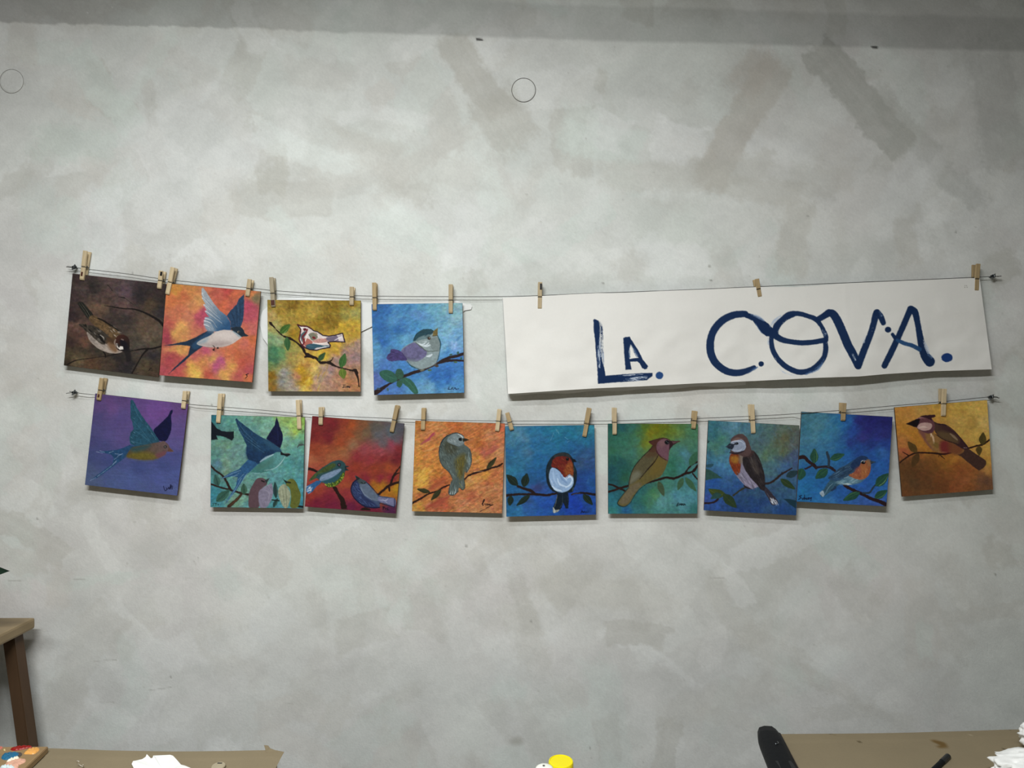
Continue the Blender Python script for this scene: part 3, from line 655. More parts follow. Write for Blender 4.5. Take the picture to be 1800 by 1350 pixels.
def d_yellow(p):
    p.bg([(150,180,'9a7f2c'),(400,190,'7d6012'),(600,230,'a8862c'),(900,200,'8a6a10'),(1100,180,'94761c'),(250,300,'a08028'),(150,330,'b79b58'),(500,320,'b0902c'),(650,300,'b8983a'),(830,380,'7a5c10'),(900,430,'836410'),(700,430,'9a7818'),(1030,330,'8f8a3c'),(1150,300,'a09a50'),(1100,420,'c09c2c'),(1000,480,'caa428'),(1130,540,'b8902a'),(350,400,'a08430'),(430,560,'a07c18'),(200,480,'a8a05c'),(150,600,'7a9a70'),(230,640,'8aa87c'),(180,750,'3f7a58'),(150,850,'3d7054'),(270,780,'5c8a5a'),(130,920,'6a8048'),(350,720,'a39c48'),(400,850,'a89048'),(250,950,'8f8a50'),(140,1050,'8a6414'),(160,1180,'8a6420'),(300,1010,'8f9290'),(270,1120,'8a8c8c'),(350,1150,'9c958a'),(450,1050,'b47a58'),(510,980,'c0941a'),(520,1080,'b08010'),(600,1100,'d0a828'),(560,1200,'d8b850'),(650,950,'cfae58'),(560,930,'b08040'),(760,960,'a08478'),(740,1080,'a88c80'),(850,1000,'a08082'),(700,1180,'b08a70'),(850,1150,'a8806c'),(950,1080,'b0785c'),(1050,1100,'b4784c'),(1120,1000,'a8785c'),(1150,1180,'b07850'),(920,860,'a0807c'),(1030,760,'9a7a70'),(1130,850,'98787c'),(1170,700,'a48478'),(900,740,'c89c30'),(760,800,'d2a82c'),(680,800,'d4b040'),(600,850,'cca23c'),(950,600,'cca42c'),(400,1220,'a49888'),(840,640,'c09820')], tex=.13, warp=45, ts=(40,26), ang=.6, eps=22)
    p.dabs([(120,160),(1200,170),(1200,640),(900,760),(500,420),(130,380)], 130, 70, 16, 1.2, ['c9a83a','8a6a14','b8963a','d8bc58'], .28, .9, 1)
    p.dabs([(450,820),(800,760),(760,1230),(560,1230)], 60, 90, 14, -1.1, ['d8b84c','c89c20','e0c870','b07c30'], .35, .4, 2)
    p.poly([(118,405),(150,415),(200,490),(290,572),(370,590),(440,640),(540,710),(560,770),(640,810),(690,828),(740,880),(850,880),(930,935),(1000,955),(1100,975),(1160,970),(1180,1010),(1190,1100),(1200,1190),(1185,1180),(1170,1080),(1130,1005),(1050,985),(960,965),(880,935),(800,905),(730,915),(690,870),(650,838),(560,832),(540,790),(500,720),(430,650),(360,620),(290,590),(230,540),(180,480),(120,430)], '1f100b', sm=0, jit=1.6)
    p.line([(545,828),(600,820),(650,845)], 14, '1f100b', jit=2); p.line([(800,895),(860,870),(885,830)], [16,10,5], '22120c')
    for a, b, wd, c, h in [((252,545),(370,440),85,'3a6020','5d8a3a'),((330,590),(347,755),78,'2e5a30','4f7a4a'),((705,875),(790,775),62,'2c4a28','456a38'),((975,955),(1025,785),90,'33602a','4f7a3c'),((985,965),(1010,1085),95,'5c7426','8a9a3a')]:
        p.leaf(a, b, wd, c, mid=h, hi=h)
    p.line([(290,560),(330,510)], [4,6,2], '9fc08a', a=.7)
    body = [(458,442),(500,460),(570,462),(620,490),(650,515),(700,530),(760,570),(830,580),(900,570),(995,545),(1005,580),(1022,650),(900,645),(820,650),(850,690),(840,715),(740,730),(690,748),(600,740),(545,715),(500,670),(480,620),(490,560),(498,500)]
    p.poly(body, 'd8ccca', sm=0)
    p.poly([(500,560),(550,520),(560,560),(540,600),(545,660),(520,650),(500,620)], '46606a'); p.poly([(520,620),(560,600),(640,650),(600,690),(550,705)], 'b5665a')
    p.poly([(600,550),(680,540),(700,590),(660,630),(620,620)], '7a7a68'); p.poly([(560,690),(640,670),(760,690),(840,690),(830,715),(700,715),(650,740),(580,735)], '2f566a')
    p.poly([(640,640),(720,610),(820,610),(800,650),(700,665)], 'c08c84', tex=.2); p.poly([(800,600),(870,585),(930,575),(940,640),(830,640)], '6d6078')
    p.line([(520,690),(540,640),(520,590),(560,540),(575,500)], [10,16,12,16,12], '7a1822'); p.line([(550,640),(570,580),(600,530)], [6,12,6], 'efe6e2')
    p.ell(545,500,20,17,'5c0d18'); p.ell(655,600,22,13,'7a1822',rot=.4)
    for pts, c in [([(690,570),(740,600),(800,600)],'f0e2e6'),([(720,590),(790,630)],'d49a94'),([(700,740),(760,715),(840,700)],'eef0f2'),([(640,660),(720,670),(800,660)],'f0e6e4'),([(900,630),(960,600),(1000,590)],'e8e0ea'),([(900,610),(980,570)],'7d6a84'),([(920,640),(1000,630)],'c6a8b4'),([(580,690),(640,700)],'4a7484'),([(500,520),(510,480),(560,478)],'f4ece8'),([(660,540),(690,560)],'d8a49c'),([(590,560),(620,600)],'3d5a60')]: p.line(pts, [5,11,5], c, a=.9)
    p.line(body+[body[0]], 9, '231022', sm=0); p.line(body[:4], 10, '4d0f1a', sm=0); p.line([(498,500),(490,560),(480,620),(500,670),(545,715)], 9, '5a1420')
    for pts in [[(1000,1160),(1030,1160)],[(1015,1160),(1008,1188)],[(995,1190),(1025,1188)],[(1030,1190),(1038,1172),(1045,1190),(1055,1170)],[(1055,1190),(1062,1170),(1068,1190)],[(1052,1182),(1072,1178)],[(1074,1175),(1078,1195),(1084,1176)]]: p.line(pts, 5, '14101c', sm=0)
painting((455,505), [(100,148),(1210,157),(1208,1240),(112,1235)], d_yellow, 'mustard yellow square painting of a small pink patterned bird, third on the upper wire', 3, lean=.003)

def d_skyblue(p):
    p.bg([(150,260,'2c62a0'),(250,300,'2a66a8'),(350,380,'4a88b8'),(400,500,'2a66a8'),(500,230,'3f82b4'),(700,220,'5a9cbc'),(650,340,'5a8cc0'),(850,280,'6cabbf'),(1000,250,'84b4bc'),(1120,230,'8fb2b8'),(1080,380,'8cb4bc'),(900,420,'6ea8c0'),(1000,520,'7cb0c4'),(1130,560,'6ca4c8'),(750,450,'5a9cc4'),(600,450,'4488bc'),(200,480,'2c68a8'),(230,640,'2a66ac'),(150,700,'5290b8'),(400,640,'4a8fc0'),(500,620,'62a2c4'),(350,720,'4a88bc'),(150,850,'5a94bc'),(250,920,'4674b4'),(150,1080,'5468a8'),(250,1180,'4a74bc'),(480,900,'4484c4'),(600,1030,'3f7fbc'),(700,1150,'5c98c0'),(780,1180,'6ca6c4'),(850,1060,'2a68b4'),(1000,1050,'2c6ab8'),(1100,1000,'3a78c0'),(1120,1120,'4c8cc0'),(900,1150,'3a7cbc'),(980,780,'4a8cc8'),(1080,700,'7ca8dc'),(1130,640,'72a8cc'),(950,720,'7cb4cc'),(1100,860,'3c78c0'),(1000,960,'3470bc'),(700,1230,'6aa0c0'),(1000,1230,'5c98c0'),(300,1060,'3f70b4')], tex=.1, warp=45, ts=(60,20), ang=-.5, eps=25)
    p.dabs([(120,220),(1160,210),(1180,760),(900,700),(500,480),(150,620)], 90, 80, 20, -.6, ['7cb4cc','3f82bc','5a9cc4','2a62a4'], .25, .6, 1)
    p.dabs([(1040,660),(1100,660),(1090,740),(1040,740)], 10, 50, 22, 1.6, ['9fc0ec','b4ccf0'], .3, .3, 2)
    p.poly([(118,1230),(250,1160),(340,1115),(400,1080),(480,1035),(600,990),(690,965),(800,930),(870,890),(930,850),(1020,815),(1100,800),(1190,770),(1190,805),(1100,835),(1000,855),(1090,855),(1190,862),(1190,885),(1090,880),(980,890),(890,912),(800,955),(700,1000),(600,1030),(480,1075),(400,1110),(300,1160),(160,1275),(118,1285)], '2a1818', sm=0, tex=.15)
    for c, rx, ry, r, col in [((1115,780),13,18,.2,'2f5a4c'),((1155,845),14,14,.3,'2c6050'),((1030,800),18,9,-.2,'3a5a48'),((1085,890),24,12,.1,'4a6a4c'),((780,985),26,13,-.1,'4a6a48'),((280,1215),12,22,-.3,'3f5a58'),((170,1205),22,12,.2,'3c4c5c'),((860,930),26,18,.4,'4a3c30'),((690,985),26,14,-.2,'6a6450')]: p.ell(c[0],c[1],rx,ry,col,rot=r,tex=.2)
    p.poly([(180,1020),(230,985),(310,992),(380,1040),(400,1085),(370,1125),(300,1130),(220,1085)], '2d5f4c', tex=.15); p.poly([(370,1030),(390,975),(440,975),(472,1030),(455,1080),(410,1095),(380,1070)], '2f5540', tex=.15)
    p.poly([(440,1095),(480,1072),(540,1090),(600,1150),(640,1230),(635,1262),(590,1262),(520,1190),(450,1130)], '30624c', tex=.15); p.poly([(400,1110),(440,1105),(455,1150),(425,1190),(390,1175),(385,1140)], '2f5a44')
    p.line([(480,1090),(550,1150),(610,1240)], [4,7,4], '447a60', a=.7); p.line([(200,1020),(290,1060),(370,1090)], [4,7,4], '447a60', a=.6)
    p.poly([(440,750),(520,680),(590,640),(620,560),(700,508),(790,505),(860,550),(900,640),(905,720),(890,800),(860,890),(780,945),(660,975),(580,945),(510,880),(460,860)], '84908c', tex=.1, col2='8f9c9c', g=((600,600),(780,900)))
    p.poly([(430,770),(520,690),(595,655),(660,700),(740,750),(730,820),(640,880),(560,880),(470,850)], '6a6288', tex=.18)
    p.poly([(460,820),(560,850),(640,820),(560,890),(500,870)], '4a4a5c', a=.6, soft=40)
    p.poly([(500,860),(640,870),(780,820),(880,800),(860,890),(780,945),(660,972),(580,940)], '8c9a98', a=.75, soft=40, tex=.15)
    p.poly([(268,850),(280,800),(310,780),(320,735),(380,740),(435,760),(470,800),(510,868),(400,870),(320,880)], '47386e', tex=.25)
    for k in range(5): p.line([(290+8*k,850-24*k),(370,810-6*k),(450,810)], [3,6,3], ['2c2250','5c4c84'][k%2], a=.7)
    p.poly([(585,635),(620,560),(700,508),(790,503),(825,520),(800,560),(740,580),(660,625)], '1f4650', tex=.2); p.poly([(610,640),(660,590),(760,560),(790,575),(760,620),(680,640)], '647a7c', tex=.15)
    p.line([(720,580),(770,545),(810,540)], [5,12,6], '163a48', a=.9)
    p.poly([(610,650),(680,625),(760,620),(800,680),(820,745),(740,750),(660,700)], '8f9b98', tex=.1)
    p.poly([(780,620),(870,590),(895,660),(893,745),(830,752),(790,700)], '7d8884', tex=.12)
    for pts in [[(630,660),(690,680),(740,650)],[(650,680),(720,695),(770,660)],[(700,700),(750,700),(785,680)],[(690,650),(740,640)],[(760,700),(790,690)]]: p.line(pts, [4,14,6], 'dfe4e4', a=.85)
    p.line([(745,820),(780,815),(805,800)], [10,22,12], 'e4e8ea', a=.85); p.line([(610,655),(680,710),(750,758),(890,755)], [6,9,7,4], '4d5448', a=.9)
    p.line([(585,640),(620,560),(700,505),(800,500)], [5,9,8,6], '173840'); p.line([(870,570),(905,650),(905,720),(885,830),(862,890)], [5,11,9,7,4], '1f4a5a'); p.line([(510,880),(560,935),(650,970)], [5,10,6], '1f4a52')
    p.poly([(812,580),(825,520),(876,482),(874,570)], '7a6430', sm=0, tex=.2); p.line([(812,580),(874,572)], 5, '3f3820')
    p.ell(773,605,19,19,'3c2a20'); p.ell(778,600,8,7,'b09c8c'); p.line([(745,600),(773,585)], 4, '40483f')
    for pts in [[(1010,1185),(998,1212),(1025,1212)],[(1045,1190),(1035,1215)],[(1060,1188),(1042,1202),(1062,1215)],[(1065,1212),(1080,1192),(1092,1212),(1125,1205)]]: p.line(pts, 6, '121a3c', sm=0)
painting((640,505), [(88,200),(1168,185),(1190,1252),(118,1280)], d_skyblue, 'sky blue square painting of a plump grey and violet bird, fourth on the upper wire', 4, lean=.007)

def d_purple(p):
    p.bg([(250,80,'4f3c68'),(330,150,'5c4072'),(500,110,'523d6c'),(700,160,'5a4078'),(950,200,'624080'),(1200,220,'5a3c70'),(380,240,'64467c'),(250,220,'544070'),(850,270,'684484'),(1000,260,'684080'),(1200,380,'584478'),(500,320,'50447a'),(250,300,'46406e'),(200,480,'484674'),(420,420,'504478'),(500,580,'54487c'),(180,600,'40406e'),(350,560,'50487c'),(1100,480,'58487e'),(1180,520,'54447a'),(1150,620,'524a7e'),(150,780,'3c4672'),(300,650,'424474'),(400,1000,'445280'),(100,1000,'465476'),(350,850,'3c4678'),(700,950,'3a4678'),(1000,900,'3c4678'),(1150,800,'42487c'),(600,1050,'46568a'),(150,1100,'485878'),(400,1130,'465684'),(700,1130,'465484'),(950,1050,'46528a'),(1100,1200,'4a5688'),(850,1200,'465282'),(1150,1000,'445086')], tex=.05, warp=30, ts=(160,14), eps=45)
    p.poly([(945,600),(880,490),(930,430),(990,370),(1050,310),(1080,250),(1103,240),(1105,270),(1088,310),(1092,400),(1085,490),(1060,560),(1020,610)], '0d1034', tex=.2)
    p.poly([(605,130),(620,112),(640,130),(680,210),(740,310),(800,390),(860,470),(950,610),(930,640),(800,665),(690,680),(620,655),(600,640),(590,590),(605,510),(640,470),(625,380),(605,340),(605,260)], '1f4a5c', tex=.22, sm=0)
    for pts in [[(630,150),(680,280),(760,400)],[(620,350),(720,460),(830,600)],[(640,480),(740,540),(860,640)],[(610,600),(680,630),(780,650)],[(780,420),(850,500),(910,600)],[(620,520),(690,560)]]: p.line(pts, [3,7,3], '3f6f80', a=.55)
    for pts in [[(610,560),(630,580)],[(610,610),(650,635)],[(640,500),(655,515)],[(800,430),(815,445)],[(850,515),(870,535)],[(640,340),(655,345)]]: p.line(pts, [3,7,2], '7fa4b4', a=.6)
    p.poly([(205,735),(300,728),(440,715),(520,690),(600,655),(700,670),(760,690),(640,760),(560,795),(480,850),(400,910),(300,985),(210,1045),(125,1080),(200,1020),(310,940),(390,880),(405,810),(370,770),(290,750)], '1f4468', sm=0, tex=.2)
    p.poly([(620,690),(720,665),(850,640),(950,620),(1000,612),(1050,645),(1075,690),(1120,730),(1090,740),(1040,735),(1010,775),(930,815),(840,835),(720,832),(620,815),(560,790)], '544630', tex=.15, col2='5e4a48', g=((700,760),(1040,660)))
    p.poly([(560,790),(660,740),(800,740),(900,770),(930,812),(840,832),(720,832),(620,812)], '6a6018', a=.75, soft=55, tex=.15)
    p.poly([(900,770),(960,745),(1020,730),(1010,775),(930,812)], '6c3c44', a=.8, soft=35)
    p.poly([(600,700),(720,670),(840,650),(800,700),(660,740)], '22484c', a=.8, soft=50)
    p.poly([(1060,690),(1120,732),(1040,735)], '5c3c30', sm=0)
    for pts in [[(200,738),(270,752)],[(240,725),(300,745)],[(420,760),(480,770)],[(410,830),(450,800)],[(390,895),(440,850)],[(320,950),(380,905)],[(210,1030),(310,960)],[(125,1080),(190,1045)],[(450,790),(510,760)],[(350,750),(400,730)],[(400,880),(440,840)]]: p.line(pts, [3,7,3], 'a6b4c8', a=.75)
    p.ell(1019,678,18,18,'0d0d10'); p.ell(1019,678,9,9,'b8b4a4'); p.ell(1021,678,6,6,'15130f')
    for pts in [[(998,1148),(1008,1185),(1022,1200),(1040,1180)],[(1030,1165),(1042,1182),(1055,1162)],[(1055,1165),(1062,1180),(1075,1160)],[(1080,1130),(1072,1180)],[(1064,1165),(1092,1150)],[(1090,1135),(1084,1180)],[(1105,1145),(1098,1180)]]: p.line(pts, 7, '10122e')
painting((140,685), [(185,45),(1290,170),(1160,1258),(62,1130)], d_purple, 'purple square painting of a teal swallow with an olive belly, first on the lower wire', 5, lean=.006)

def d_turq(p):
    p.bg([(150,170,'1f6a78'),(280,200,'4a8a80'),(500,180,'5c9684'),(680,180,'62987c'),(600,280,'5a9488'),(750,270,'6aa28a'),(1000,180,'84a850'),(1060,260,'98b858'),(1100,320,'a8c040'),(1050,350,'8ab068'),(1180,200,'7ea83c'),(1000,300,'7aa878'),(1180,380,'5a9a6c'),(1100,440,'5c9a84'),(1000,420,'66a08c'),(250,320,'4a8a7c'),(200,500,'5a8a74'),(300,500,'629074'),(400,560,'5c8c84'),(160,620,'4a8478'),(200,700,'4c7a8c'),(300,690,'6a9478'),(380,660,'5a8a7c'),(400,750,'5c8c84'),(120,800,'3c7a78'),(300,800,'6a9070'),(500,900,'5a8c80'),(600,850,'549088'),(800,880,'4c9090'),(750,920,'5c9488'),(950,850,'4a8f8c'),(1050,700,'3f8a8a'),(1150,650,'4a908c'),(1120,800,'4a908a'),(1170,950,'3c8c98'),(1120,560,'4c9088'),(1180,720,'3a7c7c'),(150,1050,'2c7c8c'),(130,1130,'2a7c90'),(200,1190,'3c8890'),(350,930,'4a8c88'),(400,1150,'6a9478'),(500,1150,'6c9c84'),(540,1200,'4c9090'),(880,1200,'3c8c98'),(850,1100,'4a9498'),(1190,1150,'2f8494')], tex=.13, warp=45, ts=(50,24), ang=-.7, eps=25)
    p.dabs([(120,450),(500,400),(560,800),(900,900),(1190,900),(1190,420),(700,200),(300,200)], 120, 70, 14, -.8, ['7aac90','3f8078','5c9a84','86b08c','4a8c98'], .25, .8, 1)
    p.poly([(108,200),(130,230),(180,290),(230,318),(300,328),(378,325),(380,400),(355,435),(290,400),(220,378),(170,375),(188,420),(108,428)], '0e1620', sm=0)
    for pts, w_ in [([(105,735),(160,790),(240,850),(290,920),(340,1020)],[16,18,20,22,26]),([(100,950),(200,985),(330,1020),(450,1055),(555,1078)],[16,16,18,20,20]),([(470,1070),(420,1130),(320,1215)],[22,28,36])]: p.line(pts, w_, '3a2418' if w_[0] > 20 else '2a1c18', jit=1.5)
    p.line([(460,1080),(400,1150),(330,1205)], [6,14,8], '5a3a20', a=.7)
    p.poly([(1130,520),(1150,475),(1200,470),(1215,490),(1160,505)], '3a3c3c', a=.8, jit=2)
    for a, b, wd, c in [((195,975),(155,838),80,'2f5a50'),((170,1160),(330,1020),100,'2c5a4a'),((500,1075),(497,945),78,'335a44'),((880,1120),(868,928),60,'1d3c3c'),((850,1225),(900,1120),50,'20423e')]: p.leaf(a, b, wd, c, mid='16302c', hi='4a7a60')
    p.line([(835,1140),(915,1150)], 12, '1a2420'); p.line([(1130,1215),(1195,1222)], 22, '141c20')
    p.poly([(763,412),(830,300),(860,260),(888,152),(925,270),(960,360),(962,430),(940,505),(925,525),(850,480)], '0c1238', sm=0, tex=.25)
    p.line([(890,250),(905,380),(900,480)], [4,8,4], '1c2458', a=.7)
    p.poly([(395,185),(410,165),(440,200),(520,262),(620,340),(720,400),(820,450),(930,530),(960,590),(880,640),(740,690),(660,720),(560,680),(525,590),(530,490),(490,400),(440,310)], '153a5c', sm=0, tex=.25)
    p.poly([(530,520),(620,560),(760,560),(900,550),(760,660),(660,710),(560,670),(522,600)], '0f2c54', a=.7, soft=40, tex=.2)
    p.poly([(720,410),(830,460),(940,550),(880,560),(780,500)], '24506e', a=.7, soft=30)
    for pts in [[(430,220),(520,340),(660,470)],[(460,330),(560,420),(700,520)],[(500,410),(600,480),(740,580)],[(420,250),(470,330)]]: p.line(pts, [3,6,3], '44708a', a=.6)
    p.poly([(545,660),(640,690),(660,720),(600,780),(520,850),(460,950),(380,1060),(270,1195),(330,1090),(400,980),(425,870),(360,860),(220,890),(330,820),(440,775),(500,710)], '1f5080', sm=0, tex=.2)
    for pts in [[(250,880),(350,830),(460,790)],[(300,1150),(400,1010),(470,880)],[(430,900),(500,830)],[(380,860),(440,820)],[(440,980),(500,880),(540,820)],[(350,860),(420,850)]]: p.line(pts, [3,8,4], '7ea4bc', a=.65)
    p.poly([(580,810),(640,740),(720,680),(820,610),(900,570),(970,590),(985,640),(930,710),(850,770),(760,805),(650,830)], '35746e', tex=.15, col2='4a8a88', g=((700,760),(920,640)))
    p.poly([(640,760),(760,680),(850,640),(840,700),(720,780)], '3f6f62', a=.6, soft=40)
    p.line([(690,690),(760,640),(850,600)], [8,22,8], 'a6c4cc', a=.75); p.line([(985,630),(930,710),(850,770),(740,790)], [4,9,7,4], 'a8c8c8', a=.75); p.line([(590,815),(640,825),(690,820)], [4,10,4], '86b4b8', a=.7)
    p.poly([(935,560),(975,590),(1030,590),(1055,600),(1010,628),(975,610),(935,605)], '131519', sm=0); p.line([(985,585),(1040,590)], 6, '6a4a48', a=.8)
    p.poly([(560,1225),(560,1060),(600,970),(650,890),(710,878),(765,905),(770,960),(720,1000),(680,1080),(675,1225)], '5a3f46', tex=.08); p.poly([(672,1060),(720,1000),(790,960),(830,950),(845,1060),(820,1140),(770,1225),(690,1225)], '7a7288', tex=.15)
    p.line([(740,1020),(800,1060),(780,1180)], [6,14,6], '938a9c', a=.6); p.line([(780,960),(830,1040)], [4,8,4], 'a49cac', a=.6)
    p.poly([(745,905),(808,878),(765,945)], '2a3434', sm=0); p.line([(710,912),(740,925)], 12, '1b1418')
    p.poly([(1000,960),(1030,900),(1080,892),(1120,930),(1150,1010),(1175,1090),(1140,1225),(1050,1225),(1060,1100),(1040,1000)], '5f6420', tex=.12); p.poly([(905,1030),(940,970),(985,955),(1030,1010),(1055,1090),(1020,1225),(970,1225),(920,1120)], '8f9474', tex=.2)
    for k in range(5): p.line([(940+18*k,1000),(950+18*k,1100),(970+12*k,1210)], [3,7,3], ['a8ac8c','6a7050'][k%2], a=.6)
    p.poly([(958,890),(1010,920),(1000,945)], '16201a', sm=0); p.line([(1005,930),(1050,935)], 12, '1a1c14'); p.line([(1010,905),(1050,912)], [3,7,3], '98a040')
    for pts in [[(150,1180),(128,1182),(140,1195),(125,1210)],[(158,1182),(180,1178)],[(168,1182),(166,1208)],[(185,1195),(192,1205),(195,1190)]]: p.line(pts, 5, '14302c')
painting((355,710), [(110,130),(1222,158),(1200,1240),(100,1225)], d_turq, 'turquoise square painting of a blue swallow above two perched birds, second on the lower wire', 6, lean=.003)

def d_red(p):
    p.bg([(200,150,'6a1c20'),(400,200,'701c22'),(350,350,'6c1a22'),(180,350,'74201f'),(560,180,'8a3420'),(640,220,'a0481c'),(600,330,'98441f'),(500,420,'94401f'),(760,220,'7a4c2c'),(700,330,'765030'),(800,300,'68563c'),(900,260,'505048'),(950,330,'555c60'),(1100,300,'4c5a60'),(1000,430,'58585c'),(1150,380,'54545c'),(1220,250,'484c54'),(200,520,'8c3a20'),(330,500,'984a28'),(160,620,'a05a38'),(400,600,'9c5a34'),(550,540,'94603a'),(650,450,'8c6a48'),(520,500,'98552c'),(800,520,'903c44'),(950,520,'984048'),(1100,460,'90384a'),(700,600,'84262f'),(850,620,'8a2c32'),(1200,500,'7c2428'),(1000,600,'7a2226'),(1180,600,'6c1c24'),(700,720,'8c3420'),(900,720,'90381f'),(1050,700,'98441f'),(1150,740,'8c3c22'),(650,800,'8a2a28'),(900,800,'8a3420'),(950,860,'7c1c30'),(800,850,'7c2030'),(1100,840,'84202c'),(150,800,'9a3c30'),(250,980,'943c28'),(150,1050,'8c3024'),(540,800,'9c3c28'),(560,930,'a04828'),(900,940,'a06418'),(980,960,'a87414'),(1150,960,'ae8414'),(1060,1030,'a86c18'),(1000,1010,'a05c1c'),(350,1080,'741c30'),(200,1150,'701830'),(400,1180,'6c1834'),(580,1020,'8a2c30'),(620,1200,'64183a'),(700,1230,'701834'),(900,1220,'6e1830'),(1100,1230,'4c1c44'),(450,700,'963c24')], tex=.08, warp=40, ts=(120,20), ang=-.4, eps=35)
    p.line([(100,735),(160,745),(215,770)], [34,30,22], '24120e', jit=2); p.poly([(395,945),(440,940),(490,1030),(540,1090),(580,1215),(510,1215),(490,1120),(450,1040)], '24120e', sm=0, jit=2.5); p.poly([(735,1215),(790,1195),(850,1215),(840,1232),(745,1228)], '24120e')
    p.line([(950,1040),(1020,980),(1090,930),(1190,895)], [26,26,28,22], '24120e', jit=2); p.line([(1090,930),(1120,840),(1160,770),(1212,705)], [22,20,16,10], '24120e', jit=2); p.line([(1120,840),(1160,800),(1200,785)], [12,10,8], '24120e'); p.line([(1075,960),(1080,1000)], [22,14], '24120e')
    p.poly([(128,880),(150,840),(220,770),(300,710),(390,655),(470,632),(530,655),(560,700),(548,790),(520,860),(450,930),(350,955),(315,920),(290,890),(250,880),(210,850)], '24484c', tex=.15)
    p.poly([(130,880),(160,830),(240,765),(330,705),(410,670),(440,700),(360,760),(240,800),(190,850)], '3f5220', a=.85, soft=20, tex=.3)
    p.poly([(245,880),(270,820),(360,780),(450,745),(498,735),(500,760),(440,820),(340,870),(260,888)], '6c88a4', tex=.12); p.dabs([(270,820),(480,750),(440,800),(300,870)], 20, 50, 7, -.4, ['8aa4bc','54708c'], .5)
    p.poly([(260,890),(380,850),(480,790),(520,800),(470,870),(380,920),(320,910)], '22505c', a=.9, soft=16)
    p.poly([(312,915),(380,915),(460,870),(510,800),(540,770),(545,820),(500,890),(440,940),(350,955)], '3c5a1c', tex=.3)
    p.dabs([(320,915),(460,880),(530,790),(540,820),(470,920),(350,950)], 46, 12, 7, .3, ['b0c028','2a4010','8aa020','c8d040'], .9, 1.5)
    p.poly([(85,985),(100,940),(150,915),(210,880),(260,880),(255,910),(200,960),(160,1010),(110,1030)], '24588c', tex=.15); p.dabs([(90,950),(140,930),(170,1000),(110,1030)], 16, 36, 9, -.6, ['d8e0e8','88b0d0','f0f4f4'], .8)
    p.poly([(545,700),(600,705),(560,725),(595,755),(550,762)], '1a2c30', sm=0); p.ell(480,690,22,20,'0c0f1c'); p.ell(482,690,9,9,'a08c90'); p.ell(483,690,5,5,'14121c')
    p.poly([(670,820),(740,855),(800,890),(860,950),(950,1050),(1140,1090),(1138,1190),(1040,1160),(970,1140),(960,1195),(900,1200),(780,1180),(700,1120),(640,1040),(625,970),(660,890),(690,870)], '3a4c6c', tex=.12)
    p.poly([(640,900),(700,880),(730,960),(780,1060),(900,1140),(940,1190),(880,1198),(780,1178),(690,1110),(640,1030),(628,960)], '26345c', tex=.2); p.dabs([(650,920),(720,920),(780,1060),(900,1160),(760,1160),(660,1030)], 60, 44, 6, .75, ['4a6090','182450','5a78a8','10183c'], .7, .5)
    p.poly([(720,930),(790,900),(860,960),(940,1060),(960,1120),(860,1100),(770,1030)], '56687c', tex=.12); p.line([(740,960),(780,1040),(870,1105)], [5,10,5], '7c90a8', a=.6)
    p.poly([(950,1070),(1040,1085),(1140,1092),(1136,1180),(1040,1150),(950,1120)], '6a7094', tex=.1); p.line([(960,1110),(1040,1110),(1060,1090)], [4,9,4], 'b4bcd4', a=.7); p.line([(1000,1100),(1050,1140)], [4,7,3], 'c0c8dc', a=.6)
    p.poly([(674,818),(740,858),(790,880),(800,910),(730,915),(695,880)], '38484c', tex=.1); p.poly([(674,816),(730,852),(692,878)], '1c2624', sm=0); p.line([(740,895),(770,910),(795,900)], [5,12,5], '121a1c'); p.ell(768,906,5,5,'5a7474')
    p.line([(690,865),(650,900),(622,970),(640,1050),(700,1125),(790,1185),(900,1200),(962,1195)], 9, '0e1434'); p.line([(800,890),(870,960),(950,1050)], 7, '101838'); p.line([(960,1145),(1040,1165),(1138,1192)], 7, '151638'); p.line([(1138,1090),(1138,1192)], 7, '1a1a40')
    for pts in [[(1003,1188),(1005,1220)],[(1003,1190),(1020,1192),(1006,1205)],[(1028,1200),(1030,1218),(1042,1205)],[(1048,1205),(1050,1222)],[(1062,1200),(1055,1222),(1070,1222)]]: p.line(pts, 7, '1a0c1e', sm=0)
painting((525,715), [(160,110),(1255,198),(1155,1268),(72,1185)], d_red, 'deep red square painting of two perched blue birds, third on the lower wire', 7, lean=.004)

